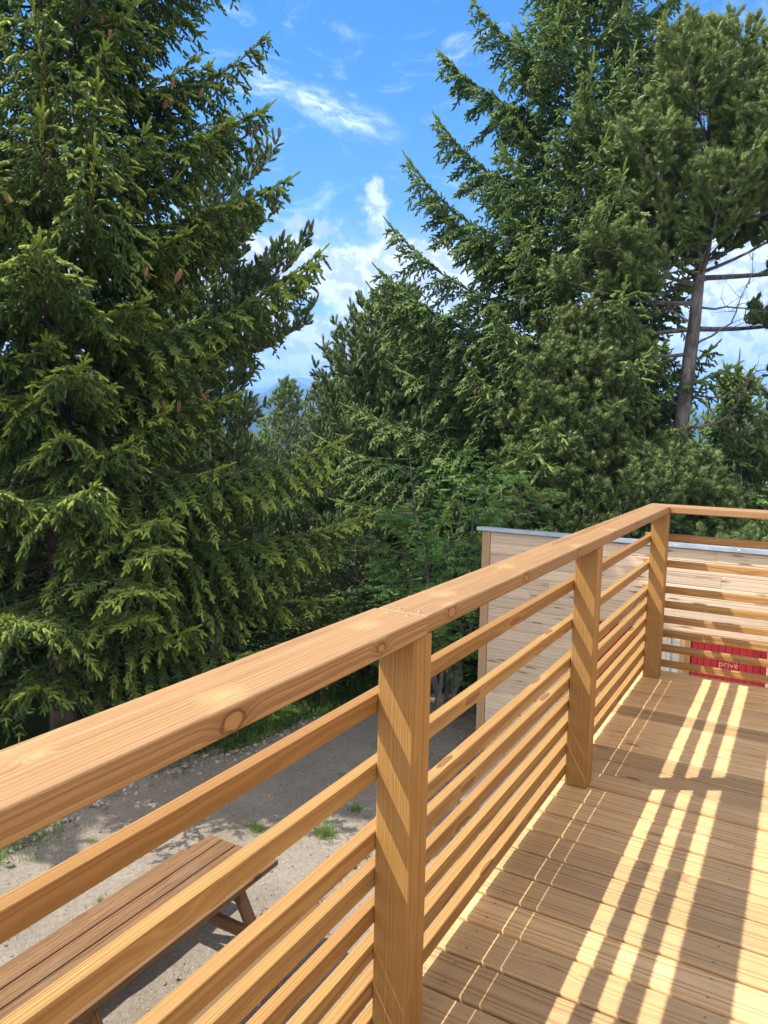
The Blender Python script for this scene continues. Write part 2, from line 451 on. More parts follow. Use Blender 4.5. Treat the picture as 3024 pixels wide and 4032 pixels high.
a_ = [bm.verts.new(Vector((x, -5.4, z)) - Vector(chalet.location)) for x, z in pp]; b_ = [bm.verts.new(Vector((x, 5.0, z)) - Vector(chalet.location)) for x, z in pp]
bm.faces.new(a_); bm.faces.new(b_[::-1])
for i in range(6): bm.faces.new((a_[i], b_[i], b_[(i + 1) % 6], a_[(i + 1) % 6]))
bmesh.ops.recalc_face_normals(bm, faces=bm.faces); me = bpy.data.meshes.new('roof'); bm.to_mesh(me); bm.free(); link('roof', me, M['zincroof'], chalet)

# ------------------------------------------------------------------ railings
H, HB = 1.0249, .9842
ZS = [.849, .6906, .5324, .4435, .3527, .2648, .1748, .0803]
HS = .0412; WP, DP = .0893, .0819
side = empty('timber_railing', (.04, .8, 0), 'long timber railing of posts and thin bars running along the left deck edge', 'railing')
# mitred handrail pieces
YE0, YE1 = 3.196, 3.329
X0, X1 = -.039, .0937
prism('handrail', [(X0 - .002, -2.4), (X1 + .003, -2.4), (X1 + .003, .0455), (X0 - .002, .0505)], HB - .001, H + .0015, M['rail_near'], side, .0055, (.027, -1.2, H - .02), PI / 2)
prism('handrail', [(X0 + .001, .0560), (X1 - .003, .0510), (X1 - .003, YE0), (X0 + .001, YE1)], HB, H, M['rail_mid'], side, .0055, (.027, 1.6, H - .02), PI / 2)
for y in (-1.56, 0.0, 1.545, 3.157):
    board('post', (WP / 2, y + DP / 2, 0), (WP / 2, y + DP / 2, HB - .001), WP, DP, M['post'], side, .0045) if False else None
    me = box_mesh('post', HB - .002, WP, DP, .0045)
    o = link('post', me, M['post'], side)
    o.matrix_local = Matrix.Translation(Vector((WP / 2, y + DP / 2, HB / 2)) - Vector(side.location)) @ Matrix(((0, 1, 0, 0), (0, 0, 1, 0), (1, 0, 0, 0), (0, 0, 0, 1)))
for i, z in enumerate(ZS):
    dz = [0, 0, .0006, -.0004, .0005, 0, -.0006, 0][i]
    hh = HS + [0, 0, .0036, .0034, .0004, .0002, .0064, .0012][i]
    tw_ = [.0284, .0284, .0315, .0312, .0284, .0284, .0315, .0284][i]
    board('bar', (-.0008 - tw_ / 2, -2.4, z - hh / 2), (-.0008 - tw_ / 2, 3.286, z - hh / 2), tw_, hh, M['slat'], side, .0024)
for (x, y) in [(.004, .028), (.058, .022), (.010, .078), (.060, .074)]:
    bm = bmesh.new(); bmesh.ops.create_cone(bm, cap_ends=True, segments=10, radius1=.0042, radius2=.0036, depth=.0016)
    me = bpy.data.meshes.new('screw'); bm.to_mesh(me); bm.free()
    link('screw', me, M['steel'], side, loc=Vector((x, y, H + .0017)) - Vector(side.location))
far = empty('timber_railing', (1.5, 3.27, 0), 'short timber railing crossing the far end of the deck before the shed', 'railing')
prism('handrail', [(X0 + .001, YE1 + .0015), (X1 - .003, YE0 + .0015), (2.89, YE0), (2.89, YE1)], HB + .0005, H + .001, M['rail'], far, .005, (1.5, 3.262, H - .02), 0)
for x in (1.45, 2.80):
    me = box_mesh('post', HB - .002, WP, DP, .0045)
    o = link('post', me, M['post'], far)
    o.matrix_local = Matrix.Translation(Vector((x, 3.203 + DP / 2, HB / 2)) - Vector(far.location)) @ Matrix(((0, 1, 0, 0), (0, 0, 1, 0), (1, 0, 0, 0), (0, 0, 0, 1)))
for i, z in enumerate(ZS):
    board('bar', (-.056, 3.303, z - HS / 2 + .0015), (2.89, 3.303, z - HS / 2 + .0015), .0268, HS, M['slat'], far, .0035)
board('packing_strip', (WP / 2, 3.264, .02), (WP / 2, 3.264, .95), .045, .048, M['post'], far, .002)

# ------------------------------------------------------------------ shed
YW = 7.414; ZG = -2.72
shed = empty('wooden_shed', (-.9, 8.6, ZG), 'pale larch clad shed with zinc roof edge and red plank doors beyond the far railing', 'shed')
so = Vector(shed.location)
def cladding():
    acc = Acc(); rng = np.random.default_rng(11); org = np.array([-.9, YW, 0.0])
    z = .205; bh = .137
    wid = [(-2.668, 2.6)]
    while z > ZG - .02:
        z0 = max(z - bh, ZG - .02)
        # split into boards, leaving the door openings free
        segs = [(-2.668, 2.6)]
        if z0 < -.76:
            segs = [(-2.668, -1.275), (-.315, -.32)] if False else [(-2.668, -1.278)]
            segs += [(.565, 2.6)]
        for (a, b) in segs:
            cuts = sorted([a] + [c for c in rng.uniform(a + .4, b - .4, size=int((b - a) / 2.2)) if b - a > 1.6] + [b])
            for c0, c1 in zip(cuts[:-1], cuts[1:]):
                if c1 - c0 < .02: continue
                zt, zb = z - .0015, z0 + .0015; yo = YW + rng.uniform(0, .0015)
                x0, x1 = c0 + .0008, c1 - .0008
                pr = [(yo + .022, zt), (yo + .004, zt), (yo, zt - .005), (yo, zb + .004), (yo + .003, zb), (yo + .022, zb)]
                V = [(x, y, zz) for x in (x0, x1) for (y, zz) in pr]; n = len(pr); F = []
                for i in range(n - 1): F += [(i, i + n, i + 1), (i + 1, i + n, i + n + 1)]
                V = np.array(V)
                # local frame: x length, y across = z world, z depth = y world
                L = np.stack([V[:, 0] - org[0], V[:, 2], -(V[:, 1] - org[1])], 1)
                acc.add(L, F, rng.random(), (zt + zb) / 2)
        z = z0
    o = acc.build('cladding', M['clad'], shed)
    o.matrix_local = Matrix.Translation(Vector(org) - so) @ Matrix.Rotation(PI / 2, 4, 'X')
    # side wall boards
cladding()
def simple(name, x0, x1, y0, y1, z0, z1, mat, parent, bev=.003):
    """axis aligned box; local x along the longest side"""
    d = [x1 - x0, y1 - y0, z1 - z0]; c = Vector(((x0 + x1) / 2, (y0 + y1) / 2, (z0 + z1) / 2))
    k = d.index(max(d))
    if k == 0: me = box_mesh(name, d[0], d[1], d[2], bev); rot = Matrix.Identity(4)
    elif k == 1: me = box_mesh(name, d[1], d[0], d[2], bev); rot = Matrix.Rotation(PI / 2, 4, 'Z')
    else: me = box_mesh(name, d[2], d[0], d[1], bev); rot = Matrix(((0, 1, 0, 0), (0, 0, 1, 0), (1, 0, 0, 0), (0, 0, 0, 1)))
    o = link(name, me, mat, parent)
    o.matrix_local = Matrix.Translation(c - (Vector(parent.location) if parent else Vector())) @ rot
    return o
simple('corner_post', -2.775, -2.671, YW - .022, YW + .09, ZG - .02, .204, M['cladpost'], shed)
simple('wall_core', -2.74, 2.6, YW + .026, 9.9, ZG - .02, -.30, M['dark'], shed, 0)
simple('wall_core', -2.74, 2.6, YW + .026, YW + .30, -.298, .195, M['dark'], shed, 0)
# side wall (left), vertical face of horizontal boards
for k in range(19):
    z1 = .1 - k * .15
    yb = 9.9 if z1 < -.35 else YW + .30
    simple('side_board', -2.765, -2.744, YW + .094, yb, z1 - .147, z1, M['cladpost'], shed, .002)
# roof sheet sloping away, zinc edge cap
bm = bmesh.new()
vs = [bm.verts.new(Vector(v) - so) for v in [(-2.80, YW + .02, .238), (2.7, YW + .02, .238), (2.7, 9.98, -.30), (-2.80, 9.98, -.30),
                                            (-2.80, YW + .02, .205), (2.7, YW + .02, .205), (2.7, 9.98, -.335), (-2.80, 9.98, -.335)]]
for f in ((0, 1, 2, 3), (7, 6, 5, 4), (0, 4, 5, 1), (1, 5, 6, 2), (2, 6, 7, 3), (3, 7, 4, 0)): bm.faces.new([vs[i] for i in f])
me = bpy.data.meshes.new('roof_sheet'); bm.to_mesh(me); bm.free()
link('roof_sheet', me, M['zincroof'], shed)
# zinc cap: thin folded strip with seams
acc = Acc()
xs = list(np.linspace(-2.845, 2.72, 57))
pr = [(YW + .16, .243), (YW - .040, .259), (YW - .044, .257), (YW - .045, .214), (YW - .041, .210), (YW - .036, .214)]
rng = np.random.default_rng(2)
V = []
for i, x in enumerate(xs):
    j = rng.normal() * .0009
    for (y, z) in pr: V.append((x, y + j, z + rng.normal() * .0006 + .008 * (x + 2.845) / 5.5))
F = []
n = len(pr)
for i in range(len(xs) - 1):
    for k in range(n - 1):
        a = i * n + k; F += [(a, a + n, a + 1), (a + 1, a + n, a + n + 1)]
acc.add(V, F); acc.build('roof_edge', M['zinc'], shed, org=tuple(so))
for x in np.arange(-2.7, 2.6, .32):
    bm = bmesh.new(); bmesh.ops.create_uvsphere(bm, u_segments=8, v_segments=5, radius=.0055)
    me = bpy.data.meshes.new('rivet'); bm.to_mesh(me); bm.free()
    link('rivet', me, M['steel'], shed, loc=Vector((x, YW - .045, .237 + .008 * (x + 2.845) / 5.5)) - so)

def red_door(x0, x1, ztop, text=None):
    d = empty('door', (0, 0, 0)); d.parent = shed
    acc = Acc(); rng = np.random.default_rng(int(x0 * 100) & 255); x = x0
    yf = YW + .006
    while x < x1 - .01:
        w = min(.070, x1 - x); a, b = x + .0012, x + w - .0012; y = yf + rng.uniform(0, .001)
        pr = [(a, y + .018), (a, y + .004), (a + .004, y), (b - .004, y), (b, y + .004), (b, y + .018)]
        V = [(px, py, z) for z in (ZG + .03, ztop) for (px, py) in pr]; n = 6; F = []
        for i in range(n - 1): F += [(i, i + 1, i + n), (i + 1, i + n + 1, i + n)]
        F += [(n, n + 1, n + 2), (n, n + 2, n + 3), (n, n + 3, n + 4), (n, n + 4, n + 5)]
        acc.add(V, F, rng.random()); x += w
    dm = acc.build('door_leaf', M['red'], None, org=tuple(so)); dm.parent = d
    bm = bmesh.new(); bmesh.ops.create_uvsphere(bm, u_segments=12, v_segments=8, radius=.022)
    me = bpy.data.meshes.new('handle'); bm.to_mesh(me); bm.free()
    link('handle', me, M['steel'], d, loc=Vector((x0 + .06, YW - .02, -1.62)) - so)
    if text:
        cu = bpy.data.curves.new('lettering', 'FONT'); cu.body = text; cu.size = .094; cu.extrude = .0008; cu.space_character = 1.05
        cu.offset = -.0006
        tmp = bpy.data.objects.new('lettering_src', cu); col.objects.link(tmp)
        dg = bpy.context.evaluated_depsgraph_get()
        me = bpy.data.meshes.new_from_object(tmp.evaluated_get(dg)); bpy.data.objects.remove(tmp)
        me.materials.clear()
        link('lettering', me, M['chalk'], d, loc=Vector((.050, YW + .0045, -1.066)) - so, rot=(PI / 2, 0, 0))
    return d
red_door(-1.262, -.625, -.745)
red_door(-.238, .520, -.745, 'privé')
simple('door_frame', -1.276, -1.2635, YW - .004, YW + .03, ZG, -.7465, M['cladpost'], shed)
simple('door_frame', -.2995, -.2415, YW - .010, YW + .03, ZG, -.7465, M['jamb'], shed)
simple('door_frame', .5215, .563, YW - .006, YW + .03, ZG, -.7465, M['clad'], shed)
simple('drip_board', -1.28, 2.6, YW - .012, YW + .01, -.744, -.715, M['cladpost'], shed)
# pale panelled door between the two red ones
pd = empty('door', (0, 0, 0), 'pale unpainted door with a grey slit between the red doors'); pd.parent = shed;
for (a, b, dy, m) in [(-.622, -.560, .002, 'cladpost'), (-.558, -.499, -.002, 'clad'), (-.497, -.452, -.004, 'clad'), (-.45, -.432, .010, 'zinc'), (-.430, -.358, .004, 'clad'), (-.356, -.3015, -.002, 'cladpost')]:
    o = simple('panel', a, b, YW + dy, YW + .028, ZG + .03, -.7465, M['glass'] if m == 'clad' else M[m], shed, .002); o.parent = pd
for z in (-.83, -1.02, -1.30, -1.62):
    o = simple('cross_rail', -.430, -.357, YW - .003, YW + .004, z - .03, z, M['glass'], shed, .001); o.parent = pd

# concrete pad in front of the shed
pad = simple('concrete_paving', -2.40, 3.2, 6.05, YW - .03, ZG - .05, ZG + .045, M['concrete'], None, .006)
tag(pad, kind='structure')

# ------------------------------------------------------------------ picnic table
pt = empty('picnic_table', (-3.06, 2.05, ZG + .01), 'weathered brown timber picnic table on the dirt below the railing', 'table')
for k in range(5):
    x = -3.426 + .0735 + k * .1470
    board('tabletop_plank', (x, .93 + .004 * (k % 3), -2.0225), (x, 3.135 - .006 * (k % 2), -2.0225), .134, .042, M['table'], pt, .004)
for x0 in (-3.73, -3.59, -2.52, -2.375):
    board('seat_plank', (x0 + .002, .95, -2.2925), (x0 + .002, 3.175, -2.2925), .137, .042, M['table'], pt, .004)
for y in (1.35, 2.72):
    for k in range(5):
        for dx in (-.035, .035):
            bm = bmesh.new(); bmesh.ops.create_cone(bm, cap_ends=True, segments=8, radius1=.0065, radius2=.005, depth=.003)
            me = bpy.data.meshes.new('screw'); bm.to_mesh(me); bm.free()
            link('screw', me, M['screw'], pt, loc=Vector((-3.3525 + k * .147 + dx, y, -2.0005)) - Vector(pt.location))
    board('crossbeam', (-3.80, y, -2.362), (-2.31, y, -2.362), .045, .095, M['table'], pt, .004)
    board('top_batten', (-3.40, y, -2.091), (-2.715, y, -2.091), .045, .09, M['table'], pt, .004)
    for s in (-1, 1):
        board('leg', (-3.06 + s * .60, y + .047, ZG + .02), (-3.06 + s * .24, y + .047, -2.05), .095, .045, M['table'], pt, .004)
    board('brace', (-3.06, y - (.55 if y > 2 else -.55), -2.10), (-3.06, y, -2.35), .09, .04, M['table'], pt, .003)

# ------------------------------------------------------------------ plants: templates
GA = 2.39996
def spruce_shoot(nb, w=.16, spread=.30, ends=0, core=.50):
    """twig clothed in short needles; x from 0 to 1: spindle of close needles plus loose blades"""
    V = []; F = []
    m = 4
    V += [(-.02, 0, 0)] + [(.10, core * .9 * math.cos(i * PI / 2 + .4), core * .9 * math.sin(i * PI / 2 + .4)) for i in range(m)]
    V += [(.86, core * .85 * math.cos(i * PI / 2 + 1.1), core * .85 * math.sin(i * PI / 2 + 1.1)) for i in range(m)] + [(1.05, 0, 0)]
    for i in range(m):
        j = (i + 1) % m
        F += [(0, 1 + j, 1 + i), (1 + i, 1 + j, 5 + i), (1 + j, 5 + j, 5 + i), (9, 5 + i, 5 + j)]
    for i in range(nb):
        s = (i + .3) / nb * .95; a = i * GA
        rr = .85 + .25 * math.sin(i * 1.7)
        if s > .75: rr *= .75
        V += [(s - w / 2, 0, 0), (s + w / 2, 0, 0), (s + spread * .8, rr * math.cos(a), rr * math.sin(a))]
        k = len(V); F.append((k - 3, k - 2, k - 1))
    return np.array(V, float), np.array(F)
def pine_tuft(nb, w=.085, ang=.95, core=.42):
    """brush of long needles round a shoot: close inner needles as a ribbed spindle, loose outer ones as blades"""
    V = []; F = []; m = 5
    V += [(.02, 0, 0)]
    for (x, r, o) in ((.30, .72, 0), (.80, 1.0, .6)):
        V += [(x + .05 * math.sin(i * 2.4 + o), core * r * (1 + .25 * math.sin(i * 3.7 + o)) * math.cos(2 * PI * i / m + o), core * r * (1 + .25 * math.sin(i * 3.7 + o)) * math.sin(2 * PI * i / m + o)) for i in range(m)]
    V += [(1.10, 0, 0)]
    for i in range(m):
        j = (i + 1) % m
        F += [(0, 1 + j, 1 + i), (1 + i, 1 + j, 6 + i), (1 + j, 6 + j, 6 + i), (11, 6 + i, 6 + j)]
    for i in range(nb):
        s = .15 + .8 * (i + .5) / nb; a = i * GA
        c, s_ = math.cos(a), math.sin(a)
        sp = ang * (1.25 - .55 * s)
        V += [(s - .02, -s_ * w, c * w), (s + .02, s_ * w, -c * w), (s + .45, sp * c, sp * s_)]
        k = len(V); F.append((k - 3, k - 2, k - 1))
    return np.array(V, float), np.array(F)
def leaf_compound(npairs=3):
    V = []; F = []
    def leaflet(p, d, L, w, dr):
        d = np.array(d, float); d /= np.linalg.norm(d); sd = np.array([-d[1], d[0], 0]); up = np.array([0, 0, 1.])
        p = np.array(p, float); m = p + d * L * .45 - up * L * dr * .3; e = p + d * L - up * L * dr
        a = m + sd * w + up * w * .35; b = m - sd * w + up * w * .35
        k = len(V); V.extend([p, a, e, b]); F.extend([(k, k + 2, k + 1), (k, k + 3, k + 2)])
    for i in range(npairs):
        x = .28 + .55 * i / npairs
        leaflet((x, 0, -.1 * x), (.55, .85, 0), .36, .085, .35); leaflet((x, 0, -.1 * x), (.55, -.85, 0), .36, .085, .35)
    leaflet((.85, 0, -.12), (1, 0, 0), .42, .10, .4)
    V.extend([(0, .008, 0), (0, -.008, 0), (.86, 0, -.12)]); k = len(V); F.append((k - 3, k - 2, k - 1))
    return np.array(V, float), np.array(F)
def leaf_simple():
    V = [(0, 0, 0), (.45, .28, .06), (1, 0, -.12), (.45, -.28, .06)]
    return np.array(V, float), np.array([(0, 1, 2), (0, 2, 3)])

def spruce_branch(rng, L, curve=.35, hang=.55, step=.11, sstep=.052, bare=.16):
    """returns shoots (O,D,len,tip) and twig segments; x outward, z up, tip at (L,0,~0)"""
    sO = []; sD = []; sL = []; sT = []; segs = []
    bend = rng.normal() * .05
    P = lambda s: np.array([L * s, L * bend * math.sin(2.6 * s), L * curve * (s * s - s)])
    T = lambda s: nrm(np.array([1.0, 2.6 * bend * math.cos(2.6 * s), curve * (2 * s - 1)]))
    pts = [P(s) for s in np.linspace(0, 1, 11)]
    r0 = .006 + .0085 * L
    for i in range(10): segs.append((pts[i], pts[i + 1], r0 * (1 - i / 10) + .003, r0 * (1 - (i + 1) / 10) + .003))
    # shoots on the leader
    for s in np.arange(max(bare + .2, .35), .99, .05 / L):
        t = T(s); a = rng.uniform(0, 2 * PI)
        d = t * .75 + np.array([0, math.cos(a), abs(math.sin(a)) * .8]) * .6
        sO.append(P(s)); sD.append(d); sL.append(rng.uniform(.06, .10)); sT.append(.15 + .55 * (s > .8))
    sO.append(P(1.0)); sD.append(T(1.0) + np.array([0, 0, .12])); sL.append(.13); sT.append(.8)
    sO.append(P(.975)); sD.append(T(1.0) + np.array([0, .5, .1])); sL.append(.10); sT.append(.8)
    sO.append(P(.975)); sD.append(T(1.0) + np.array([0, -.5, .1])); sL.append(.10); sT.append(.8)
    s = bare; sd = 1
    while s < .985:
        sd = -sd
        l2 = (.34 * L * (1 - s) ** .75 * min(1, .35 + s / .45) + .10 + .03 * L * (1 - s)) * rng.uniform(.65, 1.15)
        t0 = T(s); a = rng.uniform(.80, 1.12)
        d0 = nrm(t0 * math.cos(a) + np.array([0, sd, 0]) * math.sin(a) + np.array([0, 0, rng.normal() * .08]))
        o = P(s); hg = hang * .62 * rng.uniform(.4, 1.4)
        Q = lambda u: o + d0 * l2 * u + np.array([0, 0, -1.]) * hg * l2 * (u * u)
        nseg = 4
        for i in range(nseg):
            segs.append((Q(i / nseg), Q((i + 1) / nseg), .0042 * (1 - i / nseg) + .0018, .0042 * (1 - (i + 1) / nseg) + .0018))
        live = .12 if s > .3 else .45
        n = max(2, int(l2 / sstep))
        u = np.linspace(live, 1, n) + rng.normal(size=n) * .01
        O = o + d0[None] * l2 * u[:, None]; O[:, 2] -= hg * l2 * u * u
        tg = d0[None] * np.ones((n, 1)); tg[:, 2] -= 2 * hg * u; tg = nrm(tg)
        for side in (-1, 1):
            lat = nrm(np.cross(tg, np.array([0, 0, 1.])[None])) * side
            dd = tg * .72 + lat * rng.uniform(.30, .85, (n, 1)) + rng.normal(size=(n, 3)) * .27
            dd[:, 2] -= .18 * hang
            sO += list(O); sD += list(dd); sL += list(rng.uniform(.050, .082, n) * (1.15 - .25 * u)); sT += list(np.where(u > .8, .30, .05) + .40 * (s > .80) * rng.random(n) + .15 * (s > .6))
        sO.append(Q(1.)); sD.append(tg[-1]); sL.append(.09); sT.append(.7)
        # hanging twigs
        for uu in np.arange(.15 + .1 * rng.random(), .95, max(.10, .105 / max(l2, .2) * 1.1)):
            if s < .25 and rng.random() < .5: continue
            hl = rng.uniform(.06, .40) * min(1.1, hang * 1.6) * (1 - .55 * s)
            if hl < .07: continue
            q = Q(uu); dn = nrm(np.array([0, 0, -1.]) + d0 * .28 + rng.normal(size=3) * .12)
            segs.append((q, q + dn * hl, .0022, .0012))
            m = max(3, int(hl / .030)); vv = np.linspace(.08, 1, m)
            O = q[None] + dn[None] * hl * vv[:, None]
            dd = dn[None] * .9 + rng.normal(size=(m, 3)) * .50
            sO += list(O); sD += list(dd); sL += list(rng.uniform(.045, .075, m)); sT += list(np.full(m, .04))
        s += step / L * rng.uniform(.7, 1.3)
    return np.array(sO), nrm(np.array(sD)), np.array(sL), np.array(sT), segs

def rotm(yaw, pitch, roll=0.0):
    cy, sy, cp, sp = math.cos(yaw), math.sin(yaw), math.cos(pitch), math.sin(pitch)
    Ry = np.array([[cp, 0, -sp], [0, 1, 0], [sp, 0, cp]])      # pitch up raises +x
    Rz = np.array([[cy, -sy, 0], [sy, cy, 0], [0, 0, 1]])
    return Rz @ Ry

CAMP = np.array([.7859, -1.3626, 1.4150])
CR = np.array([.8670, .4980, .0195])           # right, seen from the deck
YAW_R = math.atan2(CR[1], CR[0])
BR = {}
def branch_set(kind):
    if kind in BR: return BR[kind]
    rng = np.random.default_rng(hash(kind) % 1000 if not isinstance(kind, tuple) else 77 + int(kind[1] * 10))
    out = []
    nm, dens = kind
    for L in (.9, 1.6, 2.4, 3.3, 4.3):
        for k in range(3):
            out.append((L, spruce_branch(rng, L, curve=.30 + .1 * k, hang=.55 + .18 * k, step=.105 / dens, sstep=.043 / dens)))
    BR[kind] = out
    return out

def taper(pts_z, base, r0, r1, lean, rng):
    pts = []; rad = []
    for z in pts_z:
        f = (z - pts_z[0]) / (pts_z[-1] - pts_z[0])
        pts.append((base[0] + lean[0] * f + .05 * math.sin(z * .7 + base[0]), base[1] + lean[1] * f + .05 * math.cos(z * .6), z))
        rad.append(r0 * (1 - f) ** .8 + r1)
    return np.array(pts), rad

def spruce(name, base, ztop, prof, label, mat, seed=1, trunk_r=.15, heroes=(), dens=1.0, nb=8, size=1.0, rad=.016, zlow=None, whorl=.36, per=6,
           slope=(4.0, .40, 0.5, -.02), lean=(0, 0), group=None, cat='tree', backcull=.35, cones=0, dead=0, herorange=None, sunnarrow=1.0, thin_low=0, avoid=None):
    rng = np.random.default_rng(seed)
    root = empty(name, base, label, cat, group)
    acc = Acc(); tw = Acc()
    zl = base[2] + .6 if zlow is None else zlow
    zs = np.arange(base[2] - .3, ztop + .01, .35); zs = np.append(zs, ztop)
    pts, rd = taper(zs, base, trunk_r, .012, lean, rng)
    tr = Acc(); path_tube(tr, pts, rd, 12, rng, .03)
    rd[0] *= 1.5
    tr.build('trunk', M['bark_spruce'], root, True, org=base)
    at = lambda z: np.array([np.interp(z, pts[:, 2], pts[:, 0]), np.interp(z, pts[:, 2], pts[:, 1]), z])
    T, F = spruce_shoot(nb)
    bs = branch_set(('spruce', dens))
    toc = math.atan2(CAMP[1] - base[1], CAMP[0] - base[0])
    sites = []
    def put(zt, L, az, sl, hero=False):
        c = min(range(len(bs)), key=lambda i: abs(bs[i][0] - L) + rng.random() * .5)
        Lt, (O, D, ln, tp, segs) = bs[c]; f = L / Lt
        m = rotm(az, math.atan(sl)); mir = 1 if rng.random() < .5 else -1
        O = O * np.array([1, mir, 1]); D = D * np.array([1, mir, 1])
        za = zt - sl * L
        o = at(min(za, ztop - .1))
        face = math.cos(az - toc)
        keep = np.ones(len(O), bool)
        if face < -.3 and not hero: keep = rng.random(len(O)) < backcull
        Ow = (O[keep] * f) @ m.T + o; Dw = D[keep] @ m.T
        inst(acc, T, F, Ow, Dw, ln[keep] * size * (1.0 if face >= -.3 else 1.25), rad * size, rng, a=np.clip(rng.random(keep.sum()) * .8 + rng.random() * .3 - .05, 0, 1), b=np.clip(tp[keep], 0, 1))
        if face > -.5 or hero:
            sg = []
            for (A, B, ra, rb) in segs:
                if ra < .0023 and size > 1.15: continue
                A = (A * [1, mir, 1] * f) @ m.T + o; B = (B * [1, mir, 1] * f) @ m.T + o
                sg.append((A, B, ra, rb))
            tubes(tw, sg)
        if cones and (face > -.35 or hero) and L > 1.2:
            idx = np.where((tp > .3) & (O[:, 0] > .55 * Lt))[0]
            if len(idx):
                c0 = (O[rng.choice(idx)] * f) @ m.T + o + np.array([math.cos(az), math.sin(az), -1.0]) * .05
                sites.append((c0, hero))
    for (zt, L, az, sl) in heroes: put(zt, L, az, sl, True)
    z = zl; ph = rng.random() * 6
    while z < ztop - .12:
        Rz = np.interp(z, [q[0] for q in prof], [q[1] for q in prof])
        sl = np.interp(z, [slope[2], slope[0]], [slope[3], slope[1]])
        if z > slope[0]: sl = slope[1] + .5 * (z - slope[0]) / (ztop - slope[0])
        n = per if Rz > .8 else max(3, per - 2)
        for k in range(n):
            az = ph + 2 * PI * k / n + rng.normal() * .18
            L = Rz * rng.uniform(.58, 1.06)
            if herorange is not None and math.cos(az - herorange) > .80: L *= .70
            if avoid is not None: L *= 1 - avoid[1] * max(0, math.cos(az - avoid[0])) ** 2
            if thin_low and z < thin_low and math.cos(az - toc) > .2 and rng.random() < .55: continue
            if sunnarrow < 1: L *= 1 - (1 - sunnarrow) * max(0, math.cos(az + 2.0)) 
            put(z + rng.normal() * .06 + sl * L * .5, max(L, .25), az, sl + rng.normal() * .07)
        ph += .9 + rng.random(); z += whorl * (1.0 if Rz > 1 else .75) * rng.uniform(.85, 1.15)
    # leader
    o = at(ztop)
    inst(acc, T, F, np.array([o, o - [0, 0, .1], o - [0, 0, .2]]), np.array([[0, 0, 1.]] * 3), .22, rad * 1.3, rng)
    acc.build('crown', mat, root, org=base)
    if dead:
        dw = Acc(); sg = []
        for i in range(dead):
            z0 = rng.uniform(base[2] + .8, base[2] + 6.5); az = toc + rng.uniform(-1.7, 1.7); L = rng.uniform(.5, 1.6)
            o = at(z0); q = o.copy(); d = np.array([math.cos(az), math.sin(az), rng.uniform(-.35, .1)])
            for k in range(5):
                q2 = q + d * L / 5; sg.append((q, q2, .010 * (1 - k / 5.5), .010 * (1 - (k + 1) / 5.5)))
                for j in range(2):
                    e = q2 + nrm(d + rng.normal(size=3) * .8) * rng.uniform(.12, .42); mid = (q2 + e) / 2 + rng.normal(size=3) * .02
                    sg.append((q2, mid, .0035, .0026)); sg.append((mid, e, .0026, .0012))
                q = q2; d = nrm(d + rng.normal(size=3) * .16) ; d[2] -= .05
        tubes(dw, sg); dw.build('dead_twigs', M['deadtwig'], root, org=base)
    tw.build('branches', M['twig'], root, org=base)
    if cones:
        cm = cone_mesh(); rng.shuffle(sites)
        hs = [s for s in sites if s[0][2] > 1.8 and s[0][2] < 8 and (np.dot(s[0] - np.array(base), [math.cos(toc), math.sin(toc), 0]) > .9 or s[1])]
        cnt = 0
        for (c0, h) in hs[:int(cones / 3.0) + 1]:
            for k in range(rng.integers(2, 6)):
                q = c0 + rng.normal(size=3) * [.10, .10, .05] - [0, 0, .05]
                o = link('cone', cm, None, root, loc=q - np.array(base), rot=(rng.normal() * .3, rng.normal() * .3, rng.random() * 6))
                k_ = rng.uniform(.72, 1.12); o.scale = (k_, k_, k_ * rng.uniform(.9, 1.15)); cnt += 1
    return root

_cm = []
def cone_mesh():
    if _cm: return _cm[0]
    bm = bmesh.new(); rows = 13; n = 10; L = .125; rings = []
    for i in range(rows):
        f = i / (rows - 1); r = .024 * math.sin(PI * (.12 + .80 * f)) ** .7
        ring = []
        for k in range(n):
            a = 2 * PI * (k + .5 * (i % 2)) / n
            rr = r * (1.16 if (k + i) % 2 else .86)
            ring.append(bm.verts.new((rr * math.cos(a), rr * math.sin(a), -f * L)))
        rings.append(ring)
    for i in range(rows - 1):
        for k in range(n): bm.faces.new((rings[i][k], rings[i][(k + 1) % n], rings[i + 1][(k + 1) % n], rings[i + 1][k]))
    bm.faces.new(rings[0]); bm.faces.new(rings[-1][::-1])
    me = bpy.data.meshes.new('cone'); bm.to_mesh(me); bm.free(); me.materials.append(M['cone']); _cm.append(me)
    return me

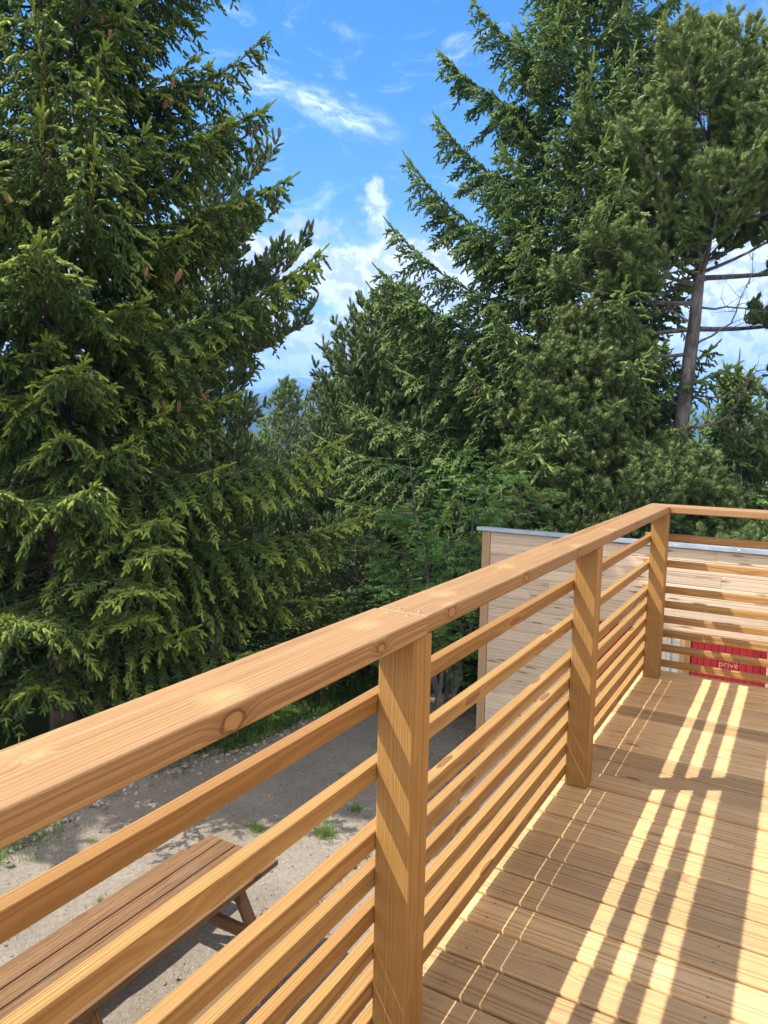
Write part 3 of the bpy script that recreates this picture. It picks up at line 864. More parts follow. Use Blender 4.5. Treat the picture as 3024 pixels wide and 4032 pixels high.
def pine(name, base, ztop, prof, label, mat, seed=1, trunk_r=.12, zlow=None, whorl=.4, per=5, nb=9, tuft=.115, trad=.062, slope=.35, upturn=.5,
         lean=(0, 0), group=None, cat='tree', heroes=(), ystep=.17, tstep=.06, bark='bark_pine', clump=0, deadlimbs=0, gaps=0.0, fan=3, sidew=.36):
    rng = np.random.default_rng(seed)
    root = empty(name, base, label, cat, group)
    zs = np.append(np.arange(base[2] - .3, ztop, .3), ztop)
    pts, rd = taper(zs, base, trunk_r, .012, lean, rng)
    tr = Acc(); path_tube(tr, pts, rd, 12, rng, .04)
    at = lambda z: np.array([np.interp(z, pts[:, 2], pts[:, 0]), np.interp(z, pts[:, 2], pts[:, 1]), z])
    T, F = pine_tuft(nb); O = []; D = []; Tp = []; segs = []
    toc = math.atan2(CAMP[1] - base[1], CAMP[0] - base[0])
    def put(z0, L, az, sl, up):
        o = at(min(z0, ztop - .05)); h = np.array([math.cos(az), math.sin(az), 0.]); sdv = np.array([-h[1], h[0], 0])
        bend = rng.normal() * .12
        P = lambda s: o + h * L * s + sdv * L * bend * s * s + np.array([0, 0, 1.]) * L * (sl * s + up * s * s * .5)
        r0 = .010 + .013 * L; q = [P(s) for s in np.linspace(0, 1, 8)]
        for i in range(7): segs.append((q[i], q[i + 1], r0 * (1 - i / 7.5), r0 * (1 - (i + 1) / 7.5)))
        back = math.cos(az - toc) < -.35
        s = .22 + .1 * rng.random(); sd = 1
        while s <= 1.0:
            sd = -sd; t = nrm(P(min(s + .02, 1)) - P(s - .02)); p = P(s)
            if rng.random() > gaps:
                l2 = (sidew * L * (1.12 - s) ** .7 + .12) * rng.uniform(.6, 1.2)
                a = rng.uniform(.6, 1.05)
                d = nrm(t * math.cos(a) + sdv * sd * math.sin(a) + np.array([0, 0, rng.uniform(-.05, .35)]))
                Q = lambda u: p + d * l2 * u + np.array([0, 0, 1.]) * l2 * up * .45 * u * u
                for i in range(3): segs.append((Q(i / 3), Q((i + 1) / 3), .007 * (1 - i / 4), .007 * (1 - (i + 1) / 4)))
                n = max(2, int(l2 / (tstep * (1.6 if back else 1))))
                for u in np.linspace(.25, 1, n):
                    k = fan if u > .7 else max(1, fan - 1)
                    for j in range(k):
                        dd = nrm(d * .6 + np.array([0, 0, .55]) + rng.normal(size=3) * .48)
                        O.append(Q(u) + dd * .01); D.append(dd); Tp.append(.5 * rng.random() if u > .8 else .12)
                        if u > .6 and rng.random() < .6:
                            e = Q(u) + dd * rng.uniform(.05, .13); segs.append((Q(u), e, .003, .002)); O.append(e); D.append(nrm(dd + np.array([0, 0, .4]))); Tp.append(.55 * rng.random())
            s += ystep / L * rng.uniform(.6, 1.3)
        for j in range(4):
            O.append(P(1.0)); D.append(nrm(nrm(P(1.) - P(.95)) + rng.normal(size=3) * .35 + np.array([0, 0, .3]))); Tp.append(.6)
    for hro in heroes: put(*hro)
    z = (base[2] + .5) if zlow is None else zlow; ph = rng.random() * 6
    while z < ztop - .08:
        Rz = np.interp(z, [q[0] for q in prof], [q[1] for q in prof])
        n = per if Rz > .6 else max(3, per - 1)
        for k in range(n):
            f = (z - base[2]) / (ztop - base[2])
            L = max(.15, Rz * rng.uniform(.65, 1.08)); sl = slope + .55 * max(0, f - .3) + rng.normal() * .1
            put(z - sl * L * .4, L, ph + 2 * PI * k / n + rng.normal() * .25, sl, upturn)
        ph += 1.1 + rng.random(); z += whorl * rng.uniform(.7, 1.2) * (1 if Rz > .7 else .7)
    top = at(ztop)
    for j in range(6): O.append(top - [0, 0, .05 * j]); D.append(nrm(np.array([0, 0, 1.]) + rng.normal(size=3) * .25)); Tp.append(.6)
    tr.build('trunk', M[bark], root, True, org=base)
    acc = Acc()
    if len(O):
        O = np.array(O); D = np.array(D); Tp = np.array(Tp)
        inst(acc, T, F, O, D, tuft * rng.uniform(.75, 1.2, len(O)), trad * rng.uniform(.8, 1.15, len(O)), rng, b=Tp)
        acc.build('crown', mat, root, org=base)
    tw = Acc(); tubes(tw, segs, 4); tw.build('branches', M[bark], root, org=base)
    return root, at

def shrub(name, base, label, mat, seed, stems, height, rad, leaf='compound', n=900, lsize=.17, cat='shrub', group=None, stem_r=.03, low=.25):
    rng = np.random.default_rng(seed); root = empty(name, base, label, cat, group)
    b = np.array(base, float); segs = []; tips = []
    for i in range(stems):
        a = 2 * PI * i / stems + rng.random(); out = rad * rng.uniform(.25, .9)
        top = b + np.array([math.cos(a) * out, math.sin(a) * out, height * rng.uniform(.75, 1.0)])
        s0 = b + np.array([math.cos(a), math.sin(a), 0]) * rng.uniform(.03, .16)
        prev = s0
        for k in range(1, 9):
            f = k / 8; q = s0 + (top - s0) * np.array([f ** 1.6, f ** 1.6, f]) + rng.normal(size=3) * .03
            segs.append((prev, q, stem_r * (1 - f * .8), stem_r * (1 - (f + .1) * .8))); prev = q
            if f > low:
                for j in range(3):
                    e = q + nrm(rng.normal(size=3) + np.array([math.cos(a) * .6, math.sin(a) * .6, .6])) * rad * rng.uniform(.25, .65)
                    m = (q + e) / 2 + rng.normal(size=3) * .03
                    segs.append((q, m, .008, .005)); segs.append((m, e, .005, .003)); tips += [m, e, (m + e) / 2, e]
    tips = np.array(tips); idx = rng.integers(0, len(tips), n)
    O = tips[idx] + rng.normal(size=(n, 3)) * .055
    D = rng.normal(size=(n, 3)); D[:, 2] = np.abs(D[:, 2]) * .25 - .12; out = O - b; out[:, 2] = 0; D = nrm(D + nrm(out) * .6)
    T, F = leaf_compound() if leaf == 'compound' else leaf_simple()
    up = nrm(np.array([0, 0, 1.]) + rng.normal(size=(n, 3)) * .35)
    acc = Acc(); s = lsize * rng.uniform(.7, 1.2, n); inst(acc, T, F, O, D, s, s, rng, up=up, b=np.clip(rng.normal(size=n) * .2 + .25, 0, 1))
    tw = Acc(); tubes(tw, segs, 5)
    tw.build('stems', M['bark_pine' if leaf == 'compound' else 'twig'], root, org=base)
    acc.build('leaves', mat, root, org=base)
    return root

# ------------------------------------------------------------------ the trees
def hero(tips, xt, ppm, side, zc, spread=.25, seed=0):
    rng = np.random.default_rng(seed); out = []
    for (L, zt, sl) in tips:
        az = (YAW_R if side > 0 else YAW_R + PI) + rng.uniform(-.22, .22)
        out.append((zt, L, az, sl))
    return out
# near left spruce: reach of each big limb to the right, height of its tip, slope
t1 = [(2.45, 6.95, .42), (2.35, 6.55, .35), (2.45, 5.80, .32), (2.50, 4.98, .30), (2.2, 4.6, .25), (2.75, 4.15, .25), (3.2, 3.45, .36), (3.1, 3.18, .25), (2.2, 2.7, .15),
      (1.9, 2.2, .10), (2.1, 1.8, .02), (3.3, 1.32, .02), (3.2, .95, -.02), (3.65, .45, .0), (3.3, .05, -.05), (3.25, -.72, -.20), (2.7, -1.1, -.15), (2.3, -1.5, -.2)]
T1B = (-7.50, 4.78, -3.15)
t1 = [(a * 1.09, 1.415 + (b - 1.415) * 1.105, c_) for a, b, c_ in t1]
spruce('spruce_tree', T1B, 12.0, [(-3.2, 1.9), (-1.4, 2.6), (-.6, 3.2), (.4, 3.6), (1.5, 2.5), (2.5, 2.5), (3.5, 3.3), (5.4, 2.7), (7.2, 2.4), (9, 1.5), (12.0, .15)],
       'tall dark spruce with drooping limbs and many hanging brown cones, nearest tree on the left', M['spruce'], seed=21, trunk_r=.19,
       heroes=hero(t1, 0, 0, 1, 0, seed=3), dens=1.15, nb=5, size=1.3, rad=.0215, zlow=-1.7, whorl=.36, per=7, slope=(5.5, .35, 0.5, -.08), cones=62, dead=34, herorange=YAW_R, sunnarrow=.72, thin_low=.4)
t2 = [(2.4, 9.3, .55), (2.9, 8.6, .5), (2.95, 7.35, .5), (3.5, 6.55, .48), (3.0, 5.9, .45), (3.75, 5.3, .42), (3.85, 4.45, .35), (3.9, 4.1, .3), (3.7, 3.4, .22), (3.3, 2.7, .10), (4.2, 1.9, .05),
      (4.85, 1.3, .0), (4.9, .65, .0), (4.4, .1, -.05), (4.1, -.7, -.08), (3.8, -1.3, -.1)]
h2 = hero(t2, 0, 0, -1, 0, seed=9) + hero([(2.15, 9.9, .55), (2.05, 9.2, .5), (2.0, 8.7, .45), (2.2, 7.9, .4)], 0, 0, 1, 0, seed=10)
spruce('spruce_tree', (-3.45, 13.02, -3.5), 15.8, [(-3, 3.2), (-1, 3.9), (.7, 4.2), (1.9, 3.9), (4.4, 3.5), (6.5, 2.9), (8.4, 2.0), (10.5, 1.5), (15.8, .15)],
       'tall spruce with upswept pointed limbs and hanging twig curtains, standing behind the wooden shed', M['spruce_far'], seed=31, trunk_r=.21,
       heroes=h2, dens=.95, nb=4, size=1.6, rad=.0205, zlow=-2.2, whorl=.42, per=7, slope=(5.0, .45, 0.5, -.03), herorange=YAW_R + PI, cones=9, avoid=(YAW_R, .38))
# tall pine at the right
pT3 = [(4.2, 1.8), (5.0, 2.0), (5.7, 1.9), (6.3, 1.45), (6.8, 1.0), (7.2, .6), (7.6, .2)]
L_ = YAW_R + PI
r3, at3 = pine('pine_tree', (-1.30, 11.75, -3.0), 7.6, pT3, 'tall pine with a bare grey trunk and bushy olive green crown at the right edge', M['pine'], seed=41, trunk_r=.18, zlow=4.3,
     whorl=.27, per=6, nb=12, tuft=.135, trad=.080, slope=.12, upturn=.45, lean=(.38, .2), ystep=.11, tstep=.06, fan=4, gaps=.22,
     heroes=[(3.9, 2.2, L_ + .3, .05, .3), (3.6, 2.4, L_ + .1, -.05, .3), (3.2, 2.3, L_ - .1, -.15, .3), (2.8, 1.9, L_ + .1, -.15, .3),
             (4.0, 2.8, YAW_R - .3, .0, .2), (4.7, 2.7, YAW_R - .9, .05, .3), (3.2, 2.7, YAW_R + .1, .0, .3)])
# bare crooked limbs of that pine
def bare_limbs(root, base, at, specs, seed):
    rng = np.random.default_rng(seed)
    for (z0, az, L, r0, dz) in specs:
        segs = []; p = at(z0); n = 10; d = np.array([math.cos(az), math.sin(az), dz]); prev = p
        for k in range(n):
            d = nrm(d + rng.normal(size=3) * [.18, .18, .34]); d[2] += -.03 if dz > 0 else .03
            q = prev + d * L / n; segs.append((prev, q, r0 * (1 - k / (n + 1)), r0 * (1 - (k + 1) / (n + 1))))
            for j in range(3):
                if k > 1 and rng.random() < .75:
                    e = q + nrm(d + rng.normal(size=3) * .9) * rng.uniform(.1, .4); m = (q + e) / 2 + rng.normal(size=3) * .03
                    segs.append((q, m, .006, .004)); segs.append((m, e, .004, .0015))
                    f = m + nrm(rng.normal(size=3)) * .12; segs.append((m, f, .003, .0015))
            prev = q
        a = Acc(); tubes(a, segs, 6); a.build('dead_limb', M['deadtwig'], root, org=base)
bare_limbs(r3, (-1.30, 11.75, -3.0), at3, [(3.55, YAW_R - .2, 1.5, .022, -.1), (3.3, L_, 1.2, .026, .2), (2.9, YAW_R - .5, 1.9, .020, -.25), (2.1, YAW_R - .2, 1.7, .018, 0), (1.55, YAW_R - .3, 1.6, .032, .05),
                        (1.1, L_ + .4, 1.1, .014, .1), (.8, YAW_R - .8, 1.6, .014, .1), (.6, L_ + .6, 1.1, .012, .2)], 5)
# bushy pines behind the shed
pine('pine_tree', (-2.45, 10.35, -2.9), 3.2, [(-2.5, 1.1), (-.5, 1.4), (.6, 1.2), (1.6, .95), (2.5, .6), (3.2, .2)], 'dense bushy young pine standing between the upswept spruce and the bare pine trunk', M['mugo'], seed=51, trunk_r=.08,
     zlow=-1.7, whorl=.27, per=6, nb=13, tuft=.115, trad=.080, slope=.25, upturn=.6, ystep=.11, tstep=.065, fan=4)
pine('pine_tree', (-1.0, 10.2, -2.9), 1.0, [(-2.5, 1.2), (-.6, 1.45), (.1, 1.2), (.7, .7), (1.05, .2)], 'low bushy pine in front of the bare pine trunk, above the corner of the railing', M['mugo'], seed=52, trunk_r=.07,
     zlow=-1.8, whorl=.26, per=6, nb=13, tuft=.115, trad=.080, slope=.25, upturn=.6, ystep=.11, tstep=.065, fan=4)
pine('pine_tree', (-2.2, 9.95, -2.9), .50, [(-2.5, .9), (-.8, 1.2), (.0, .9), (.55, .2)], 'smallest low pine, its top just showing above the zinc roof edge of the shed', M['pine'], seed=53, trunk_r=.05,
     zlow=-1.6, whorl=.24, per=6, nb=12, tuft=.12, trad=.06, slope=.3, upturn=.6, ystep=.13, tstep=.07, fan=3)
pine('pine_tree', (.85, 12.3, -2.9), 3.7, [(-2.5, 1.3), (.5, 1.3), (2.0, .9), (3.0, .5), (3.7, .15)], 'bushy green pine at the right edge, to the right of the bare pine trunk', M['mugo'], seed=54, trunk_r=.08,
     zlow=-1.2, whorl=.32, per=6, nb=11, tuft=.14, trad=.065, slope=.3, upturn=.5, ystep=.15, tstep=.08)
# mid distance pointed pine left of the tall middle spruce
pine('pine_tree', (-8.45, 15.2, -5.0), 4.85, [(-4, 2.2), (-1, 2.25), (1.2, 2.0), (2.6, 1.35), (3.8, .7), (4.85, .12)], 'broad pointed grey-green pine with upright shoots, left of the tall middle spruce', M['pine2'], seed=61, trunk_r=.15,
     zlow=-3.4, whorl=.27, per=8, nb=10, tuft=.20, trad=.075, slope=.55, upturn=1.0, ystep=.13, tstep=.085, fan=3)
pine('pine_tree', (-6.75, 10.5, -4.0), -.35, [(-3.6, .9), (-2.0, .95), (-1.1, .7), (-.35, .12)], 'small grey-green pine sapling low down in the gap, above the middle of the handrail', M['pine2'], seed=62, trunk_r=.05,
     zlow=-3.5, whorl=.22, per=6, nb=10, tuft=.13, trad=.055, slope=.5, upturn=.9, ystep=.12, tstep=.08, fan=2)
pine('pine_tree', (-17.45, 22.7, -8.0), 3.4, [(-7, 2.4), (-1, 1.8), (.8, 1.1), (2.3, .50), (3.4, .1)], 'distant pointed pine in the valley gap, its tip against the blue mountain', M['pine2'], seed=63, trunk_r=.14,
     zlow=-3.5, whorl=.42, per=7, nb=9, tuft=.24, trad=.085, slope=.5, upturn=.9, ystep=.24, tstep=.13, fan=2)
for i, (x, y, zt, lb) in enumerate([(-12.9, 18.4, 2.95, 'slim spire-shaped young pine, left one of two in the valley gap'), (-13.0, 19.7, 3.1, 'slim spire-shaped young pine, right one of two in the valley gap')]):
    pine('pine_tree', (x, y, -6.5), zt, [(-5, 1.2), (.5, .9), (1.8, .5), (zt, .1)], lb, M['pine2'], seed=64 + i, trunk_r=.08, zlow=-3, whorl=.34, per=6, nb=9, tuft=.2, trad=.06, slope=.8, upturn=1.0, ystep=.18, tstep=.11, fan=2)
pine('pine_tree', (-8.15, 8.35, -3.6), 5.9, [(-1, .9), (1.4, .75), (2.4, .9), (3.6, .8), (4.8, .6), (5.9, .15)], 'dark pine with upturned brush-like shoots, mostly hidden behind the near left spruce', M['pine2'], seed=71, trunk_r=.12,
     zlow=-1.0, whorl=.38, per=6, nb=9, tuft=.15, trad=.055, slope=.35, upturn=.6, ystep=.10, tstep=.065, fan=3,
     heroes=[(3.7, 1.50, YAW_R + .1, .30, .5), (3.3, 1.45, YAW_R - .3, .35, .5), (2.5, 1.55, YAW_R - .1, .25, .5), (4.3, 1.0, YAW_R, .4, .6), (5.2, 1.0, YAW_R, .4, .6)])
# leafy shrubs
shrub('elder_shrub', (-3.62, 8.22, -2.8), 'leafy green elder with several dark stems at the left corner of the shed', M['elder'], 81, 7, 3.55, 1.1, n=2100, lsize=.17, stem_r=.045, low=.3)
shrub('elder_shrub', (-5.0, 9.6, -3.3), 'shaded leafy elder bush further back, left of the elder at the shed corner', M['elder'], 82, 6, 2.7, 1.1, n=1100, lsize=.17, stem_r=.03)
shrub('elder_shrub', (-.02, 10.9, -2.9), 'leafy elder behind the shed at the far right of the view', M['elder'], 83, 6, 3.5, 1.0, n=900, lsize=.18, stem_r=.03)
shrub('hazel_shrub', (-6.05, 8.55, -3.9), 'bright yellow-green leafy bush in the sunlit gap below the spruces', M['lime'], 84, 7, 3.75, .85, leaf='simple', n=2600, lsize=.065, stem_r=.02)
shrub('hazel_shrub', (-6.9, 8.6, -4.1), 'smaller yellow-green bush further left in the gap, beside the larger one', M['lime'], 85, 6, 2.9, .7, leaf='simple', n=1300, lsize=.06, stem_r=.018)

# background wood: individual trees behind the front ones
def copy_tree(root, loc, s, rz):
    r = root.copy(); col.objects.link(r); r.location = loc; r.scale = (s, s, s); r.rotation_euler = (0, 0, rz)
    for ch in root.children:
        c = ch.copy(); col.objects.link(c); c.parent = r
    return r
GB = 'trees of the wood behind'
LBS = 'dark spruce standing deep in the wood behind the front trees'
LBP = 'dark pine standing deep in the wood behind the front trees'
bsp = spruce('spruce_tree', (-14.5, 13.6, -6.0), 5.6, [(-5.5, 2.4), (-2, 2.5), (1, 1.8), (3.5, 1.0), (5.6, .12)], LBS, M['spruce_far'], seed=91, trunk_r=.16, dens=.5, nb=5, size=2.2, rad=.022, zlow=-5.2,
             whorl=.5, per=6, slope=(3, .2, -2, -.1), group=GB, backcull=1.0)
bpn, _ = pine('pine_tree', (-11.2, 21.7, -6.5), 3.9, [(-5, 2.0), (-1, 2.2), (1.5, 1.6), (3, .8), (3.9, .15)], LBP, M['pine2'], seed=92, trunk_r=.14, zlow=-5, whorl=.42, per=7, nb=8, tuft=.24, trad=.085, slope=.45,
              upturn=.8, ystep=.22, tstep=.14, fan=2, group=GB)
rb = random.Random(4)
for (x, y, zt) in [(-13.3, 12.8, 5.7), (-14.1, 11.0, 6.3), (-13.5, 8.6, 7.2), (-13.3, 6.4, 7.6), (-11.8, 3.6, 6.5), (-10.3, 8.8, 4.6), (-11.5, 9.9, 4.0), (-15.6, 17.6, 1.7), (-11.6, 12.9, 1.3), (-2.9, 18.4, 4.1), (1.6, 19.2, 4.2),
                   (-5.6, 17.2, 3.9), (-7.9, 21.0, 3.3), (2.7, 15.9, 4.8), (-.8, 16.8, 3.2), (-5.9, 12.7, .3), (-8.6, 12.2, -.6), (-10.2, 15.8, .6), (-16.5, 4.5, 7.5), (-13.6, 1.5, 7.0)]:
    s = rb.uniform(.85, 1.1); h = 11.6 * s
    copy_tree(bsp, (x, y, zt - h), s, rb.random() * 6)
copy_tree(bsp, (-11.9, 1.5, -6.8), 1.62, 1.0)
for (x, y, zt) in [(-20.1, 25.4, 1.9), (-14.6, 20.6, .9), (-15.2, 24.0, 2.3), (-12.6, 21.9, 2.9), (-10.5, 24.2, 3.7), (-6.4, 20.8, 3.6), (-18.6, 21.6, 1.0), (-1.4, 26.5, 3.3), (-9.9, 18.3, 1.6), (-11.6, 16.6, .0), (2.6, 21.5, 4.0), (-17.8, 15.2, 2.0)]:
    s = rb.uniform(.85, 1.1); h = 10.4 * s
    copy_tree(bpn, (x, y, zt - h), s, rb.random() * 6)

# ------------------------------------------------------------------ terrain
EDGE = [(-40, -7.5), (-4, -6.1), (2.7, -5.75), (3.2, -5.80), (4.4, -5.82), (4.95, -5.6), (5.45, -5.44), (5.9, -5.22), (6.9, -5.15), (7.8, -4.86), (8.75, -4.34), (9.35, -3.6), (9.9, -2.6), (10.4, 0), (10.6, 60)]
EY = np.array([e[0] for e in EDGE], float); EX = np.array([e[1] for e in EDGE], float)
EXY = np.stack([EX, EY], 1)
def edge_dist(x, y):
    """signed distance outside the levelled dirt terrace"""
    p = np.stack([x, y], -1)[..., None, :]; a = EXY[:-1]; b = EXY[1:]; ab = b - a
    t = np.clip(((p - a) * ab).sum(-1) / (ab * ab).sum(-1), 0, 1)
    d = np.linalg.norm(p - (a + ab * t[..., None]), axis=-1).min(-1)
    inside = (x > np.interp(y, EY[:-1], EX[:-1])) & (y < np.interp(x, EX[9:], EY[9:], left=99) + np.where(x < -5.15, 99, 0))
    return np.where(inside, -d, d)
def smooth(a, b, v):
    t = np.clip((v - a) / (b - a), 0, 1); return t * t * (3 - 2 * t)
def nz(x, y, s, seed=0.0):
    return (np.sin(x * s + 1.3 * np.sin(y * s * .8 + seed) + seed) * np.cos(y * s * 1.1 + 1.1 * np.sin(x * s * .7 + seed * 2)) + .5 * np.sin(x * s * 2.3 + y * s * 1.9 + seed)) / 1.5
def height(x, y):
    x = np.asarray(x, float); y = np.asarray(y, float)
    e = edge_dist(x, y)
    e = e + .10 * nz(x, y, 3.1, 1) + .05 * nz(x, y, 9, 2)
    near = np.exp(-(np.maximum(0, np.hypot(x + 3, y - 5) - 25) / 30) ** 2)
    h = ZG + near * (.018 * nz(x, y, 2.1, 3) + .008 * nz(x, y, 11, 5) + .004 * nz(x, y, 33, 7))
    o = np.maximum(e, 0)
    h = h + .05 * smooth(-.35, 0, e) * (1 - smooth(0, .25, e)) - .30 * smooth(0, .8, e) - .085 * o * np.exp(-o / 900) + near * .05 * smooth(0, 1, e) * nz(x, y, 1.7, 4)
    far_ = np.hypot(x, y)
    h = h - .20 * 40 * smooth(25, 110, far_) - 30 * smooth(100, 600, far_)
    return h
def terrain():
    n = 300; t = np.linspace(-1, 1, n); b = 8.4
    g = np.sinh(b * t) / np.sinh(b) * 6500
    X, Y = np.meshgrid(g - 3.6, g + 5.2, indexing='ij')
    Z = height(X.ravel(), Y.ravel())
    V = np.stack([X.ravel(), Y.ravel(), Z], 1)
    i = np.arange(n - 1); I, J = np.meshgrid(i, i, indexing='ij'); a = (I * n + J).ravel()
    F = np.concatenate([np.stack([a, a + n, a + n + 1], 1), np.stack([a, a + n + 1, a + 1], 1)])
    acc = Acc(); acc.add(V, F, 0, np.clip(edge_dist(V[:, 0], V[:, 1]), -5, 5) * .1 + .5)
    return acc.build('ground', M['ground'], None, True)
def ground_mat():
    n = N('dirt_and_grass'); P = n.node('ShaderNodeNewGeometry').outputs['Position']
    a = n.noise(P, 1.1, 4, .6); b = n.noise(P, 22, 4, .65); c = n.noise(P, 90, 3, .6)
    vo = n.node('ShaderNodeTexVoronoi', feature='F1'); n.put(vo.inputs['Vector'], P); vo.inputs['Scale'].default_value = 42
    vc = n.sep(vo.outputs['Color'])[0]
    dirt = n.ramp(n.math('MULTIPLY_ADD', b, .55, n.math('MULTIPLY', a, .5)), [(.3, (.165, .137, .105)), (.5, (.255, .22, .175)), (.72, (.36, .32, .265))])
    dirt = n.mix(n.math('MULTIPLY', n.mapr(c, .35, .7), .3), dirt, (.14, .11, .08))
    peb = n.math('MULTIPLY', n.mapr(vo.outputs['Distance'], .42, .25), n.math('GREATER_THAN', vc, .72))
    dirt = n.mix(n.math('MULTIPLY', peb, .8), dirt, n.mix(n.sep(vo.outputs['Color'])[1], (.23, .20, .165), (.45, .41, .35)))
    gr = n.ramp(n.math('MULTIPLY_ADD', c, .5, n.math('MULTIPLY', a, .5)), [(.3, (.035, .05, .015)), (.6, (.07, .11, .025)), (.8, (.13, .15, .05))])
    e = n.attr('tip')
    f = n.mapr(n.math('ADD', e, n.math('MULTIPLY', n.math('SUBTRACT', a, .5), .08)), .505, .53)
    h = n.math('ADD', n.math('MULTIPLY', b, .6), n.math('ADD', n.math('MULTIPLY', c, .35), n.math('MULTIPLY', peb, .5)))
    return n.done(n.bsdf(n.mix(f, dirt, gr), .95, n.bump(h, .9, .02), spec=.12))
M['ground'] = ground_mat()
tag(terrain(), kind='structure')

def blades(acc, rng, X, Y, h, spreadz=.5, w=.004):
    n = len(X); Z = height(X, Y) - .005
    a = rng.random(n) * 2 * PI; ln = h * rng.uniform(.5, 1.15, n); lean = rng.uniform(.1, .9, n) * spreadz
    D = np.stack([np.cos(a) * lean, np.sin(a) * lean, np.ones(n)], 1); D = nrm(D)
    T = np.array([(0, -1, 0), (0, 1, 0), (.55, .7, .0), (.55, -.7, .0), (1, 0, 0)], float); F = np.array([(0, 1, 2), (0, 2, 3), (3, 2, 4)])
    O = np.stack([X, Y, Z], 1); k = 5
    U = np.stack([-np.sin(a), np.cos(a), np.zeros(n)], 1)
    V = O[:, None] + T[None, :, 0:1] * ln[:, None, None] * D[:, None] + T[None, :, 1:2] * w * U[:, None]
    V[:, 4, :2] += (D[:, :2] * (ln * .35)[:, None]); V[:, 4, 2] -= ln * .12 * lean
    acc.add(V.reshape(-1, 3), (F[None] + (np.arange(n) * k)[:, None, None]).reshape(-1, 3), np.repeat(rng.random(n), k), np.repeat(np.clip(rng.random(n) - .55, 0, 1), k))
rng = np.random.default_rng(17)
tufts = [(-3.29, 4.68, .14, 240, 'largest grass tuft on the bare dirt, right of the picnic table end'), (-3.95, 4.39, .11, 120, 'grass tuft on the dirt between the first and second bars, left of the largest tuft'),
         (-3.28, 5.25, .09, 90, 'smaller grass tuft on the dirt just beyond the largest one'), (-4.15, 3.28, .06, 30, 'tiny grass tuft on the dirt beside the long edge of the picnic table'),
         (-4.35, 2.76, .07, 30, 'faint grass tuft on the dirt left of the picnic table, nearer the camera'), (-5.44, 2.86, .09, 45, 'grass tuft on the dirt near the left edge of the photo'),
         (-5.2, 3.35, .06, 30, 'thin grass tuft on the dirt a little inside the bank at the left'), (-3.9, 5.9, .06, 30, 'pale thin grass tuft far out on the bare dirt'),
         (-2.85, 4.05, .07, 40, 'grass tuft on the dirt close to the far end of the picnic table bench'), (-4.6, 4.4, .05, 24, 'sparse weeds on the dirt midway between bank and picnic table'),
         (-3.1, 6.2, .06, 30, 'small grass tuft on the shaded dirt towards the shed')]
for (x, y, h, n_, lb) in tufts:
    a = Acc(); r = h * .9
    X = x + rng.normal(size=n_) * r * .45; Y = y + rng.normal(size=n_) * r * .45
    blades(a, rng, X, Y, h, 1.1, .0032)
    z = float(height(np.array([x]), np.array([y]))[0])
    o = a.build('grass_tuft', M['grass'], None, org=(x, y, z)); o.location = (x, y, z); tag(o, lb, 'grass tuft', 'grass tufts on the bare dirt')
# grass of the bank
a = Acc(); X = []; Y = []
n_ = 90000
x = rng.uniform(-9.5, -2.6, n_); y = rng.uniform(-1, 12.5, n_); e = edge_dist(x, y)
cl = nz(x, y, 1.6, 6) + .6 * nz(x, y, 4.1, 8)
k = (e > .05 + .12 * rng.random(n_)) & (e < 3.2) & (cl + rng.normal(size=n_) * .4 > -.45)
blades(a, rng, x[k], y[k], .10, .8, .0045)
kk = (e < .05) & (e > -.9) & (rng.random(n_) < .10 * np.exp(e * 4)) & (cl > .2)
blades(a, rng, x[kk], y[kk], .06, .8, .004)
# strip of grass reaching onto the dirt at the left edge of the view
x = rng.normal(-5.75, .13, 1300); y = rng.uniform(1.2, 3.35, 1300); blades(a, rng, x, y, .10, .8, .0045)
g = a.build('grass', M['grass'], None); tag(g, kind='stuff')
# broad-leaved weeds in the grass
a = Acc(); n_ = 3000
x = rng.uniform(-7.5, -2.4, n_); y = rng.uniform(4, 11.5, n_); e = edge_dist(x, y); k = (e > .15) & (nz(x, y, 1.3, 12) > .0)
x = x[k]; y = y[k]; T, F = leaf_simple(); n_ = len(x); D = rng.normal(size=(n_, 3)); D[:, 2] = .2
inst(a, T, F, np.stack([x, y, height(x, y) + rng.uniform(.02, .12, n_)], 1), D, rng.uniform(.03, .075, n_), .05, rng, up=np.array([0, 0, 1.]), b=rng.random(n_) * .3)
tag(a.build('weeds', M['elder'], None), kind='stuff')

# loose stones
def ico():
    bm = bmesh.new(); bmesh.ops.create_icosphere(bm, subdivisions=1, radius=1.0)
    V = np.array([v.co[:] for v in bm.verts]); F = np.array([[v.index for v in f.verts] for f in bm.faces]); bm.free(); return V, F
IV, IF = ico()
def stones(acc, rng, x, y, s, sink=.35):
    for i in range(len(x)):
        V = IV * (1 + rng.normal(size=(len(IV), 1)) * .16) * s[i] * rng.uniform(.6, 1.2, 3) * [1, 1, .75]
        c, q = math.cos(i), math.sin(i); V = V @ np.array([[c, -q, 0], [q, c, 0], [0, 0, 1]])
        acc.add(V + [x[i], y[i], hz_[i] + s[i] * sink * .5], IF, rng.random(), 0)
def stone_mat():
    n = N('gravel_stone'); rnd = n.attr('rnd')
    v = n.noise(n.coord('Object'), 40, 3)
    c = n.ramp(rnd, [(0, (.17, .15, .125)), (.5, (.29, .26, .215)), (1, (.47, .44, .39))])
    return n.done(n.bsdf(n.mix(n.math('MULTIPLY', v, .35), c, (.12, .10, .085)), .9, n.bump(v, .4, .004), spec=.15))
M['gravel'] = stone_mat()
a = Acc(); n_ = 11000
x = rng.uniform(-6.2, -.6, n_); y = rng.uniform(-.6, 9.5, n_); e = edge_dist(x, y)
